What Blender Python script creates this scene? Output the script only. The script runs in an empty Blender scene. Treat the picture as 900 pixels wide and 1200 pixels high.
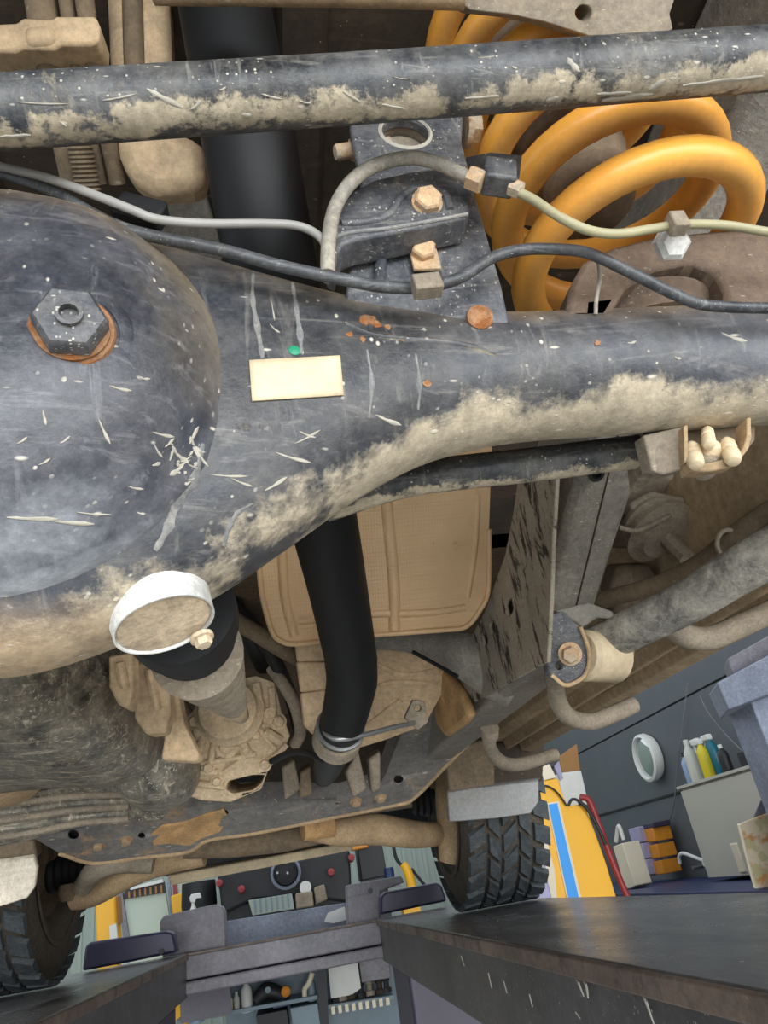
import bpy, bmesh, math, random
from mathutils import Vector, Matrix
from mathutils.bvhtree import BVHTree
random.seed(7)
scene = bpy.context.scene
COL = scene.collection

# ------------------------------------------------------------------ camera
CZ = 1.62                       # eye height above the workshop floor
FPX = 832.0                     # focal length in pixels of the 900x1200 frame
_F = Vector((-104, -459, 832)).normalized()          # car-forward seen from the lens
_X = Vector((4850, 400, 832)); _X = (_X - _F * _X.dot(_F)).normalized()
_U = Vector((_F.y*_X.z - _F.z*_X.y, _F.z*_X.x - _F.x*_X.z, _F.x*_X.y - _F.y*_X.x))
if _U.y < 0: _U = -_U
EYE = Vector((0, 0, CZ))
cam_d = bpy.data.cameras.new('camera')
cam = bpy.data.objects.new('camera', cam_d); COL.objects.link(cam)
right = Vector((_X.x, _F.x, _U.x)); up = Vector((_X.y, _F.y, _U.y)); fwd = Vector((_X.z, _F.z, _U.z))
cam.matrix_world = Matrix(((right.x, up.x, -fwd.x, 0), (right.y, up.y, -fwd.y, 0),
                           (right.z, up.z, -fwd.z, CZ), (0, 0, 0, 1)))
cam_d.sensor_fit = 'VERTICAL'; cam_d.sensor_height = 36.0; cam_d.lens = 36.0 * FPX / 1200.0
cam_d.clip_start = 0.02; cam_d.clip_end = 100
scene.camera = cam

# ------------------------------------------------------------------ world, light, exposure
def S(r, g, b):
    f = lambda c: (c/255/12.92 if c/255 <= .04045 else ((c/255+.055)/1.055)**2.4)
    return (f(r), f(g), f(b))
world = bpy.data.worlds.new('world'); scene.world = world; world.use_nodes = True
bg = world.node_tree.nodes['Background']
bg.inputs[0].default_value = (0.86, 0.93, 1.0, 1); bg.inputs[1].default_value = 0.85
def area(name, loc, target, sx, sy, power, color):
    l = bpy.data.lights.new(name, 'AREA'); l.shape = 'RECTANGLE'; l.size = sx; l.size_y = sy
    l.energy = power; l.color = color
    o = bpy.data.objects.new(name, l); COL.objects.link(o); o.location = loc
    o.rotation_euler = (Vector(target)-Vector(loc)).to_track_quat('-Z', 'Y').to_euler()
    return o
area('daylight_doorway', (0.6, -4.2, 1.9), (0.2, 1.0, 1.75), 6.0, 3.4, 380, (0.93, 0.97, 1.0))
area('daylight_side_door', (3.2, -1.2, 1.5), (0.0, 1.2, 1.8), 2.4, 2.2, 55, (1.0, 0.95, 0.88))
vs = scene.view_settings
vs.view_transform = 'Standard'; vs.look = 'None'; vs.gamma = 1.0; vs.exposure = 0.45
vs.use_curve_mapping = False
scene.display_settings.display_device = 'sRGB'

# ------------------------------------------------------------------ pixel rays -> places
def ray(px, py):
    d = right*((px-450)/FPX) + up*((600-py)/FPX) + fwd
    return d
def W(px, py, t):  return EYE + ray(px, py)*t                      # at depth t along the lens axis
def WY(px, py, y): d = ray(px, py); return EYE + d*(y/d.y)         # on a plane across the car
def WX(px, py, x): d = ray(px, py); return EYE + d*(x/d.x)
def WZ(px, py, z): d = ray(px, py); return EYE + d*((z)/d.z)       # z relative to the eye
def WP(px, py, p0, n):
    d = ray(px, py); n = Vector(n); return EYE + d*((Vector(p0)-EYE).dot(n)/d.dot(n))
def V(x, y, z): return Vector((x, y, z+CZ))                        # car coordinates, z from the eye

# ------------------------------------------------------------------ materials
class NT:
    def __init__(s, name):
        s.m = bpy.data.materials.new(name); s.m.use_nodes = True
        s.t = s.m.node_tree; s.n = s.t.nodes; s.l = s.t.links
        s.b = s.n['Principled BSDF']
        g = s.n.new('ShaderNodeNewGeometry'); s.pos = g.outputs['Position']; s.nor = g.outputs['Normal']
    def mapping(s, scale, rot=(0,0,0), loc=(0,0,0)):
        mp = s.n.new('ShaderNodeMapping'); s.l.new(s.pos, mp.inputs[0])
        mp.inputs['Scale'].default_value = scale; mp.inputs['Rotation'].default_value = rot
        mp.inputs['Location'].default_value = loc
        return mp.outputs[0]
    def noise(s, scale, detail=6, rough=.6, vec=None, dist=0):
        x = s.n.new('ShaderNodeTexNoise'); s.l.new(vec or s.pos, x.inputs['Vector'])
        x.inputs['Scale'].default_value = scale; x.inputs['Detail'].default_value = detail
        x.inputs['Roughness'].default_value = rough; x.inputs['Distortion'].default_value = dist
        return x.outputs['Fac']
    def voro(s, scale, vec=None, rand=1, feature='F1'):
        x = s.n.new('ShaderNodeTexVoronoi'); s.l.new(vec or s.pos, x.inputs['Vector']); x.feature = feature
        x.inputs['Scale'].default_value = scale; x.inputs['Randomness'].default_value = rand
        return x.outputs['Distance']
    def rng(s, val, a, b, c=0., d=1.):
        x = s.n.new('ShaderNodeMapRange'); s.l.new(val, x.inputs[0])
        for i, v in enumerate((a, b, c, d)): x.inputs[i+1].default_value = v
        return x.outputs[0]
    def math(s, op, a, b=None):
        x = s.n.new('ShaderNodeMath'); x.operation = op
        for i, v in enumerate((a, b)):
            if v is None: continue
            if isinstance(v, (int, float)): x.inputs[i].default_value = v
            else: s.l.new(v, x.inputs[i])
        return x.outputs[0]
    def mix(s, fac, a, b):
        x = s.n.new('ShaderNodeMix'); x.data_type = 'RGBA'; x.clamp_factor = True
        if isinstance(fac, (int, float)): x.inputs[0].default_value = fac
        else: s.l.new(fac, x.inputs[0])
        for i, v in ((6, a), (7, b)):
            if isinstance(v, tuple): x.inputs[i].default_value = (*v, 1)
            else: s.l.new(v, x.inputs[i])
        return x.outputs[2]
    def mixf(s, fac, a, b):
        x = s.n.new('ShaderNodeMix'); x.data_type = 'FLOAT'
        s.l.new(fac, x.inputs[0]); x.inputs[2].default_value = a; x.inputs[3].default_value = b
        return x.outputs[0]
    def sepz(s, vec, i=2):
        x = s.n.new('ShaderNodeSeparateXYZ'); s.l.new(vec, x.inputs[0]); return x.outputs[i]
    def bump(s, h, strength=.3, dist=.002):
        x = s.n.new('ShaderNodeBump'); s.l.new(h, x.inputs['Height'])
        x.inputs['Strength'].default_value = strength; x.inputs['Distance'].default_value = dist
        s.l.new(x.outputs[0], s.b.inputs['Normal'])
    def done(s, col, rough, metal=0, spec=None):
        if isinstance(col, tuple): s.b.inputs['Base Color'].default_value = (*col, 1)
        else: s.l.new(col, s.b.inputs['Base Color'])
        if isinstance(rough, (int, float)): s.b.inputs['Roughness'].default_value = rough
        else: s.l.new(rough, s.b.inputs['Roughness'])
        s.b.inputs['Metallic'].default_value = metal
        if spec is not None: s.b.inputs['Specular IOR Level'].default_value = spec
        return s.m

TAN = S(204, 188, 160); SAND = S(220, 212, 196); BROWN = S(120, 96, 68); RUST = S(176, 112, 58); DARKB = S(60, 50, 40)
def grime(name, base, mud=TAN, cover=.3, scale=9, rough=.45, metal=0, specks=.2, down=None, rust=0,
          bump=.35, base2=None, stretch=(1,1,1), dust=.25, dustcol=None, soft=.12, spec=None, smear=.35, top=None, belly=None, grit=1.0, ring=None):
    """painted or bare surface with dust film, patches of dried mud, fine spatter, rust"""
    t = NT(name)
    b2 = base2 or tuple(min(1, c*1.8+.01) for c in base)
    col = t.mix(t.rng(t.noise(scale*.7, 5), .35, .7), base, b2)
    vec = t.mapping(stretch)
    n1 = t.noise(scale, 13, .74, vec, .5)
    f = t.rng(n1, .72-cover*.5, .72-cover*.5+soft)
    film = t.rng(t.noise(scale*2.3, 10, .78, vec), .38, .72, 0, dust)
    col = t.mix(film, col, dustcol or mud)
    if smear:                                  # scuffs and wiped streaks
        s1 = t.rng(t.noise(scale*3, 8, .72, t.mapping((.35, 1.6, 3.2), (.5, .25, .35)), .8), .56, .64)
        s2 = t.rng(t.noise(scale*2.6, 8, .72, t.mapping((3.0, 1.2, .4), (.2, .3, -.3), (4, 1, 2)), .8), .58, .66)
        sm = t.math('MULTIPLY', t.math('MAXIMUM', s1, s2), smear)
        col = t.mix(sm, col, dustcol or mud)
    if top is not None:                        # brown dust lying on what faces up
        tf = t.rng(t.math('ADD', t.sepz(t.nor), t.math('MULTIPLY', t.math('SUBTRACT', t.noise(scale*3, 8, .75), .5), .9)), top[0], top[1])
        col = t.mix(t.math('MULTIPLY', tf, .75), col, S(138, 118, 90))
    if down:                                   # dried mud gathered on the underside; on the diff cover, dust and painted sheen
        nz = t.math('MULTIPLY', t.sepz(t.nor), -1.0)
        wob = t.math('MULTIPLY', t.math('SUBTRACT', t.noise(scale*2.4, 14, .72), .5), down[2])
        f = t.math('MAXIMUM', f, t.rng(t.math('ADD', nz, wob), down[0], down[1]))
    if ring:                                   # dust packed round the upper rim of the cover
        dx = t.math('SUBTRACT', t.sepz(t.pos, 0), ring[0]); dz_ = t.math('SUBTRACT', t.sepz(t.pos, 2), ring[1])
        rad = t.math('SQRT', t.math('ADD', t.math('MULTIPLY', dx, dx), t.math('MULTIPLY', dz_, dz_)))
        k = t.math('ADD', rad, t.math('MULTIPLY', t.math('SUBTRACT', t.noise(scale*5, 10, .75), .5), .06))
        k = t.math('MULTIPLY', t.rng(k, .085, .118), t.rng(dz_, -.05, .05))
        col = t.mix(t.math('MULTIPLY', k, .8), col, S(150, 134, 106))
    if belly:                                  # rust along the very bottom of the casing
        bz = t.math('ADD', t.sepz(t.pos), t.math('MULTIPLY', t.math('SUBTRACT', t.noise(scale*2, 8, .7), .5), .03))
        bf = t.rng(bz, belly+.012, belly-.006)
    mvar = t.mix(t.rng(t.noise(scale*4, 6, .7), .3, .7), tuple(c*.62 for c in mud), mud)
    col = t.mix(f, col, mvar)
    if belly: col = t.mix(t.math('MULTIPLY', bf, .8), col, t.mix(t.noise(scale*5), S(156, 122, 84), S(204, 180, 146)))
    g1 = t.rng(t.noise(scale*11, 10, .8), .3, .7, 1-.38*grit, 1+.38*grit)
    hs_ = t.n.new('ShaderNodeHueSaturation'); t.l.new(col, hs_.inputs['Color']); t.l.new(g1, hs_.inputs['Value'])
    hs_.inputs['Saturation'].default_value = .94; col = hs_.outputs[0]
    h = t.math('ADD', f, t.math('MULTIPLY', t.noise(scale*14, 8, .7), .8))
    if specks:
        sp = t.rng(t.voro(scale*16, t.mapping((1, 1.6, .7), (.4, .3, .2))), .06+specks*.25, .02+specks*.2)
        gate = t.rng(t.noise(scale*3, 3), .48, .6)
        sp = t.math('MULTIPLY', sp, gate)
        sp2 = t.rng(t.voro(scale*5, t.mapping((.6, 1.3, 1.9), (.5, .2, .9))), .10, .05)
        sp = t.math('MAXIMUM', sp, t.math('MULTIPLY', sp2, min(1, specks*2)))
        col = t.mix(t.math('MULTIPLY', sp, .75), col, SAND)
        h = t.math('ADD', h, t.math('MULTIPLY', sp, .5))
    if rust:
        rf = t.rng(t.noise(scale*1.3, 8, .7, t.mapping((1,1,1), (0,0,0), (3,1,7))), .70-rust*.4, .78-rust*.4)
        col = t.mix(rf, col, t.mix(t.noise(scale*9), RUST, S(110, 60, 30)))
    r = t.mixf(t.math('MAXIMUM', f, t.math('MULTIPLY', film, .6)), rough, .92)
    t.bump(h, bump, .0022)
    return t.done(col, r, metal, spec)
def plain(name, c, rough=.5, metal=0, var=.25, scale=12, bump=.08):
    t = NT(name)
    col = t.mix(t.rng(t.noise(scale, 6), .3, .7), tuple(x*(1-var) for x in c), c)
    t.bump(t.noise(scale*8, 4), bump, .001)
    return t.done(col, rough, metal)
MAT = {}
BLK = S(30, 33, 40)
MAT['axle'] = grime('axle_paint', S(36, 39, 45), cover=.16, scale=8, rough=.33, specks=.5, down=(.68, .86, 1.45), dust=.36, smear=.28, top=(.2, .8),
                    dustcol=S(156, 150, 142), base2=S(64, 69, 80), bump=.5, belly=CZ+.296-.158)
MAT['cover'] = grime('diff_cover_paint', S(30, 32, 37), mud=S(190, 194, 200), cover=.05, scale=9, rough=.28, specks=.55, down=(.66, 1.08, .6), dust=.38, smear=.3, top=(.25, .75),  # pale blue-white underside: dust film with the floor's reflection painted in
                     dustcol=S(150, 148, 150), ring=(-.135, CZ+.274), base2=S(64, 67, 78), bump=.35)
MAT['rod'] = grime('rod_paint', S(24, 26, 30), cover=.26, scale=14, rough=.33, specks=.5, down=(.86, .96, 1.5), dust=.42,
                   dustcol=S(170, 165, 155), base2=S(60, 64, 72), bump=.35)
MAT['bracket'] = grime('bracket_paint', S(50, 53, 60), cover=.22, scale=22, rough=.38, specks=.7, dust=.45, dustcol=S(160, 155, 148), bump=.3)
MAT['black'] = plain('black_exhaust_coating', S(9, 9, 10), .6, 0, .5, 20)
MAT['rubber'] = plain('black_rubber', S(28, 28, 30), .6, 0, .4, 20)
MAT['cable'] = grime('cable_sheath', S(42, 44, 48), cover=.24, scale=25, rough=.42, specks=.3, dust=.3, dustcol=S(150, 148, 145), bump=.1)
MAT['greyhose'] = grime('dusty_hose', S(120, 116, 108), cover=.25, scale=25, rough=.6, specks=.2, dust=.5, bump=.1)
MAT['palepipe'] = plain('pale_pipe', S(165, 162, 155), .45, 0, .2, 30)
MAT['olive'] = plain('olive_pipe', S(176, 168, 132), .5, 0, .25, 30)
MAT['yellow'] = grime('spring_paint', S(244, 160, 10), mud=S(200, 150, 80), cover=.08, scale=9, rough=.32, specks=.06, dust=.18, grit=.25, smear=.1,
                      base2=S(250, 172, 20), dustcol=S(214, 150, 60), down=(.7, 1.3, .5), bump=.12)
MAT['boltrust'] = grime('rusty_bolt', S(176, 140, 100), mud=TAN, cover=.5, scale=40, rough=.7, rust=.15, specks=.1, bump=.4)
MAT['rusty'] = grime('rust_orange', S(140, 98, 62), mud=S(180, 146, 106), cover=.4, scale=40, rough=.85, rust=.6, specks=.1, bump=.5)
MAT['tan'] = grime('tan_mud', S(150, 124, 90), mud=S(186, 158, 118), cover=.45, scale=12, rough=.85, specks=.2, dust=.3, bump=.4, soft=.3)
MAT['tanplate'] = grime('tan_dusty_plate', S(172, 146, 112), mud=S(198, 172, 136), cover=.35, scale=6, rough=.8, specks=.05, dust=.3, bump=.2, soft=.35)
MAT['brown'] = grime('brown_underbody', S(100, 86, 68), mud=S(150, 130, 102), cover=.4, scale=7, rough=.85, specks=.15, dust=.3, bump=.4, soft=.3, base2=S(126, 106, 80))
MAT['darkbrown'] = grime('dark_underbody', S(48, 40, 31), mud=S(92, 74, 52), cover=.3, scale=6, rough=.85, specks=.1, dust=.25, bump=.35, soft=.3, base2=S(60, 50, 38))
MAT['rail'] = grime('rail_paint', S(116, 112, 104), mud=S(168, 156, 136), cover=.34, scale=11, rough=.5, specks=.5, dust=.6, bump=1.0, soft=.2, smear=.6,
                    base2=S(136, 130, 120), dustcol=S(166, 156, 138))
MAT['railspot'] = grime('rail_spotted', S(162, 150, 130), mud=S(56, 46, 36), cover=.38, scale=26, rough=.75, specks=.35, dust=.3, bump=.5,
                        soft=.05, base2=S(134, 124, 108), stretch=(1.2, 1.2, .45), dustcol=S(164, 150, 128))
MAT['cross'] = grime('crossmember_paint', S(104, 102, 102), mud=S(206, 160, 106), cover=.30, scale=4.2, rough=.6, specks=.4, dust=.35, bump=.35,
                     soft=.12, base2=S(122, 119, 116), dustcol=S(166, 154, 136))
MAT['arm'] = grime('arm_paint', S(84, 82, 78), mud=S(216, 208, 190), cover=.62, scale=15, rough=.6, specks=.6, dust=.5, bump=.7, soft=.18)
MAT['mount'] = grime('muddy_steel', S(118, 107, 92), mud=S(178, 160, 132), cover=.45, scale=16, rough=.8, specks=.3, dust=.4, bump=.4, soft=.25)
MAT['tank'] = grime('tank_plastic', S(50, 49, 46), mud=S(150, 136, 108), cover=.34, scale=9, rough=.42, specks=.8, dust=.65, bump=.5, soft=.3,
                    stretch=(1.6, .7, 1.6), base2=S(108, 105, 98), dustcol=S(198, 186, 160), smear=.9)
MAT['cast'] = grime('muddy_casting', S(182, 158, 124), mud=S(224, 202, 168), cover=.5, scale=14, rough=.85, specks=.2, dust=.3, bump=.5, soft=.3)
MAT['sill'] = grime('sill_paint', S(150, 128, 98), mud=S(186, 160, 124), cover=.45, scale=5, rough=.75, specks=.12, dust=.3, bump=.2, soft=.35)
MAT['mudlump'] = grime('caked_mud', S(176, 134, 82), mud=S(196, 156, 104), cover=.5, scale=20, rough=.95, specks=.1, dust=.2, bump=.9, soft=.2)
MAT['tanpale'] = grime('pale_tan_plastic', S(186, 166, 132), mud=S(214, 196, 162), cover=.4, scale=8, rough=.7, specks=.1, dust=.2, bump=.2, soft=.3, grit=.5)
MAT['pedestal'] = grime('spring_pedestal_paint', S(88, 72, 58), mud=S(136, 112, 86), cover=.3, scale=14, rough=.8, specks=.2, dust=.35, bump=.5, soft=.3)
MAT['white'] = plain('white_paint', S(222, 222, 216), .5, 0, .08)
MAT['boss'] = grime('pale_dusty_boss', S(186, 186, 182), mud=S(206, 192, 166), cover=.3, scale=14, rough=.6, specks=.2, dust=.3, bump=.2, soft=.3)
MAT['bossface'] = grime('tan_boss_face', S(182, 162, 134), mud=S(150, 130, 104), cover=.4, scale=24, rough=.8, specks=.2, dust=.2, bump=.5, soft=.25)
MAT['sticker'] = grime('faded_label', S(206, 182, 148), mud=S(200, 170, 128), cover=.28, scale=18, rough=.7, specks=.05, dust=.3, bump=.1, soft=.3, grit=.3)
MAT['green'] = plain('green_paint_mark', S(40, 150, 110), .5)
MAT['mudsplat'] = plain('dried_splash', S(190, 183, 168), .9, 0, .25, 60, .3)
MAT['mudrun'] = grime('thin_mud_run', S(96, 98, 100), mud=S(176, 168, 154), cover=.5, scale=30, rough=.7, specks=.2, dust=.5, bump=.3, soft=.3, dustcol=S(170, 164, 152))
MAT['tyre'] = grime('tyre_rubber', S(52, 58, 62), mud=S(120, 112, 98), cover=.18, scale=12, rough=.72, specks=.12, dust=.35, bump=.25, soft=.3,
                    dustcol=S(120, 122, 122), base2=S(66, 74, 78))
MAT['tyreside'] = grime('tyre_sidewall', S(58, 52, 45), mud=S(112, 96, 74), cover=.38, scale=10, rough=.85, specks=.3, dust=.4, bump=.35, soft=.3)
MAT['hub'] = grime('muddy_hub', S(86, 70, 52), mud=S(128, 106, 78), cover=.45, scale=14, rough=.85, specks=.2, dust=.3, bump=.4, soft=.3)
MAT['flap'] = grime('grey_plastic', S(92, 93, 93), mud=S(150, 136, 114), cover=.3, scale=8, rough=.35, specks=.2, dust=.3, bump=.12, soft=.3)
MAT['flappale'] = grime('pale_plastic', S(196, 182, 160), mud=S(170, 150, 120), cover=.25, scale=8, rough=.35, specks=.05, dust=.2, bump=.1, soft=.3)
def runway_mat():
    t = NT('worn_runway_plate')
    v = t.mapping((1, .35, 1))
    n = t.noise(9, 8, .7, v)
    col = t.mix(t.rng(n, .35, .7), S(60, 58, 58), S(122, 120, 120))
    sp = t.rng(t.voro(38, t.mapping((1, .7, 1))), .11, .05)
    col = t.mix(t.math('MULTIPLY', sp, t.rng(t.noise(5), .5, .6)), col, S(190, 188, 180))
    dk = t.rng(t.noise(3.2, 6, .6, t.mapping((1, .25, 1), (0, 0, .3))), .56, .66)
    col = t.mix(dk, col, S(34, 32, 32))
    t.bump(t.noise(60, 5, .6, v), .35, .002)
    return t.done(col, t.rng(n, .3, .7, .34, .24))
MAT['runway'] = runway_mat()
MAT['runedge'] = grime('worn_edge', S(92, 76, 66), mud=S(60, 54, 50), cover=.5, scale=8, rough=.5, specks=.1, dust=.2, bump=.2, soft=.3)
MAT['runside'] = grime('runway_side_paint', S(58, 54, 55), mud=S(80, 76, 74), cover=.25, scale=6, rough=.42, specks=.25, dust=.2, bump=.15, soft=.4, dustcol=S(110, 106, 104))
MAT['liftgrey'] = grime('lift_grey_paint', S(98, 95, 102), mud=S(120, 114, 112), cover=.25, scale=5, rough=.45, specks=.12, dust=.2, bump=.12, soft=.4, dustcol=S(140, 136, 134))
MAT['purple'] = plain('purple_paint', S(62, 53, 74), .45, 0, .3, 6)
MAT['navy'] = plain('navy_black_paint', S(52, 48, 78), .4, 0, .45, 6)
MAT['wall'] = plain('dark_grey_wall_panel', S(92, 98, 102), .6, 0, .12, 3)
MAT['bluebench'] = plain('blue_bench', S(34, 52, 96), .45, 0, .2, 5)
MAT['signyellow'] = plain('yellow_column_paint', S(246, 182, 34), .45, 0, .08, 4)
MAT['blue'] = plain('bright_blue_stripe', S(30, 150, 232), .4, 0, .05, 4)
MAT['cream'] = plain('cream_paint', S(228, 216, 190), .55, 0, .08, 4)
MAT['cabinet'] = plain('cabinet_grey_laminate', S(188, 186, 174), .5, 0, .06, 3)
MAT['red'] = plain('red_hose', S(150, 46, 46), .45, 0, .1)
MAT['orange'] = plain('orange_box', S(226, 146, 40), .5, 0, .15, 20)
MAT['lilac'] = plain('lilac_box', S(168, 164, 196), .5, 0, .15, 20)
MAT['teal'] = plain('teal_plastic', S(18, 104, 120), .35, 0, .1)
MAT['lemon'] = plain('yellow_plastic', S(214, 196, 40), .35, 0, .1)
MAT['clear'] = plain('translucent_white_plastic', S(206, 206, 196), .35, 0, .1)
MAT['bluewhite'] = plain('pale_blue_plastic', S(150, 172, 206), .35, 0, .1)
MAT['ironblue'] = grime('blue_grey_steel', S(98, 105, 120), mud=S(140, 146, 158), cover=.2, scale=6, rough=.5, specks=.2, dust=.15, bump=.1, soft=.3, dustcol=S(150, 156, 168))
MAT['corr'] = plain('pale_green_sheet', S(160, 172, 162), .55, 0, .06, 3)
MAT['door'] = plain('pale_door', S(190, 202, 186), .5, 0, .05, 2)
MAT['darkthing'] = plain('dark_machine', S(36, 37, 40), .5, 0, .4, 8)
MAT['steel'] = plain('bare_steel', S(170, 170, 168), .35, .7, .2, 20)
MAT['mirror'] = plain('mirror_glass', S(210, 216, 214), .06, 1.0, .02, 3, 0)
MAT['perf'] = plain('perforated_grey', S(112, 108, 118), .5, 0, .2, 40)
MAT['shelf'] = plain('grey_blue_shelf', S(128, 146, 156), .5, 0, .15, 10)
MAT['woody'] = plain('carton_brown', S(168, 122, 72), .7, 0, .15, 10)
MAT['camo'] = None
def carton_mat():
    t = NT('printed_carton')
    a = t.mix(t.rng(t.noise(9, 3), .42, .5), S(206, 150, 92), S(222, 204, 176))
    a = t.mix(t.rng(t.noise(14, 3, .5, t.mapping((1,1,1),(0,0,0),(5,2,1))), .54, .58), a, S(196, 186, 140))
    return t.done(a, .7)
MAT['camo'] = carton_mat()
def floor_mat():
    t = NT('concrete_floor')
    c = t.mix(t.rng(t.noise(1.6, 8, .6), .3, .7), S(176, 174, 168), S(206, 203, 196))
    t.bump(t.noise(40, 5), .15, .002)
    return t.done(c, .55)
MAT['floor'] = floor_mat()
def shield_mat():
    t = NT('embossed_heat_shield')
    n = t.noise(5, 6, .6)
    col = t.mix(t.rng(n, .3, .7), S(190, 154, 112), S(216, 182, 140))
    col = t.mix(t.rng(t.noise(11, 9, .75), .64, .76), col, S(140, 108, 74))
    v = t.voro(230, None, .15)
    t.bump(t.rng(v, .1, .5), .5, .001)
    return t.done(col, t.rng(n, .3, .7, .42, .6), .1)
MAT['shield'] = shield_mat()

# ------------------------------------------------------------------ mesh builders
def frame(axis):
    a = Vector(axis).normalized()
    h = Vector((0, 0, 1)) if abs(a.z) < .9 else Vector((0, 1, 0))
    u = a.cross(h).normalized(); v = a.cross(u).normalized()
    return a, u, v
def smooth_path(pts, n=6):
    P = [Vector(p) for p in pts]
    if len(P) < 3: return P
    out = []
    for i in range(len(P)-1):
        p0 = P[i-1] if i else P[0]*2-P[1]; p1 = P[i]; p2 = P[i+1]; p3 = P[i+2] if i+2 < len(P) else P[-1]*2-P[-2]
        for k in range(n):
            s = k/n
            out.append(.5*((2*p1)+(p2-p0)*s+(2*p0-5*p1+4*p2-p3)*s*s+(3*p1-p0-3*p2+p3)*s**3))
    out.append(P[-1]); return out
class MB:
    def __init__(s): s.v = []; s.f = []
    def add(s, vs_, fs):
        o = len(s.v); s.v += [Vector(x) for x in vs_]; s.f += [tuple(i+o for i in f) for f in fs]; return s
    def rings(s, rings, cap=True, closed=False):
        n = len(rings[0]); vs_ = [p for r in rings for p in r]; fs = []
        m = len(rings)
        for i in range(m if closed else m-1):
            for j in range(n):
                a = i*n+j; b = i*n+(j+1) % n; i2 = (i+1) % m
                fs.append((a, b, i2*n+(j+1) % n, i2*n+j))
        if cap and not closed:
            fs.append(tuple(reversed(range(n)))); fs.append(tuple((m-1)*n+j for j in range(n)))
        return s.add(vs_, fs)
    def tube(s, pts, r, seg=14, n=6, smooth=True, cap=True, flat=None):
        k = len(pts); P = smooth_path(pts, n) if smooth else [Vector(p) for p in pts]
        if not isinstance(r, (list, tuple)): R = [r]*len(P)
        else:
            R = []
            for i in range(len(P)):
                q = i/(len(P)-1)*(k-1); a = min(int(q), k-2); R.append(r[a]+(r[a+1]-r[a])*(q-a))
        rings = []; u = None
        for i, p in enumerate(P):
            d = (P[min(i+1, len(P)-1)]-P[max(i-1, 0)]).normalized()
            if u is None: _, u, _ = frame(d)
            u = (u-d*u.dot(d)).normalized(); v = d.cross(u)
            rings.append([p+(u*math.cos(2*math.pi*j/seg)+v*math.sin(2*math.pi*j/seg))*R[i] for j in range(seg)])
        return s.rings(rings, cap)
    def lathe(s, o, axis, prof, seg=28, cap=True, ang=0):
        a, u, v = frame(axis); o = Vector(o)
        return s.rings([[o+a*h+(u*math.cos(ang+2*math.pi*j/seg)+v*math.sin(ang+2*math.pi*j/seg))*max(r, 1e-5) for j in range(seg)] for r, h in prof], cap)
    def obox(s, c, ax, ay, az, sx, sy, sz):
        c = Vector(c); ax, ay, az = Vector(ax)*sx/2, Vector(ay)*sy/2, Vector(az)*sz/2
        vs_ = [c+ax*i+ay*j+az*k for i in (-1, 1) for j in (-1, 1) for k in (-1, 1)]
        return s.add(vs_, [(0, 1, 3, 2), (4, 6, 7, 5), (0, 4, 5, 1), (2, 3, 7, 6), (0, 2, 6, 4), (1, 5, 7, 3)])
    def box(s, lo, hi):
        lo, hi = Vector(lo), Vector(hi); c = (lo+hi)/2; d = hi-lo
        return s.obox(c, (1,0,0), (0,1,0), (0,0,1), d.x, d.y, d.z)
    def prism(s, poly, vec, holes=()):
        """polygon (with holes) pushed along vec"""
        bm = bmesh.new(); vec = Vector(vec)
        loops = [poly]+list(holes); es = []; lv = []
        for L in loops:
            q = [bm.verts.new(p) for p in L]; lv.append(q)
            es += [bm.edges.new((q[i], q[(i+1) % len(q)])) for i in range(len(q))]
        bm.verts.index_update()
        if holes:
            bmesh.ops.triangle_fill(bm, use_beauty=True, use_dissolve=False, edges=es)
            fs = [tuple(x.index for x in f.verts) for f in bm.faces]
        else: fs = [tuple(range(len(poly)))]
        base = [x.co.copy() for x in bm.verts]; n = len(base)
        allf = list(fs)+[tuple(i+n for i in reversed(f)) for f in fs]
        for q in lv:
            for i in range(len(q)):
                a, b = q[i].index, q[(i+1) % len(q)].index
                allf.append((a, b, b+n, a+n))
        bm.free()
        return s.add(base+[b+vec for b in base], allf)
    def hexhead(s, c, axis, r, h, washer=1.35):
        a, _, _ = frame(axis); c = Vector(c)
        if washer: s.lathe(c, a, [(0, -h*.3), (r*washer, -h*.3), (r*washer, h*.15), (r*.9, h*.2), (0, h*.2)], 18, False)
        s.lathe(c, a, [(0, 0), (r, 0), (r, h*.8), (r*.85, h), (0, h)], 6, False)
        return s
    def transform(s, m): s.v = [m @ x for x in s.v]; return s
    def mesh(s, name, off=Vector((0,0,0)), smooth=40):
        me = bpy.data.meshes.new(name); me.from_pydata([x-off for x in s.v], [], s.f)
        bm = bmesh.new(); bm.from_mesh(me)
        bmesh.ops.remove_doubles(bm, verts=bm.verts, dist=1e-6)
        bmesh.ops.recalc_face_normals(bm, faces=bm.faces); bm.to_mesh(me); bm.free()
        if smooth:
            for p in me.polygons: p.use_smooth = True
            try: me.set_sharp_from_angle(angle=math.radians(smooth))
            except Exception: pass
        return me
    def bvh(s): return BVHTree.FromPolygons(s.v, s.f)
def finish(o, mat, bevel):
    if mat: o.data.materials.append(MAT[mat] if isinstance(mat, str) else mat)
    if bevel:
        b = o.modifiers.new('bevel', 'BEVEL'); b.width = bevel; b.segments = 2; b.limit_method = 'ANGLE'; b.angle_limit = math.radians(35)
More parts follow.
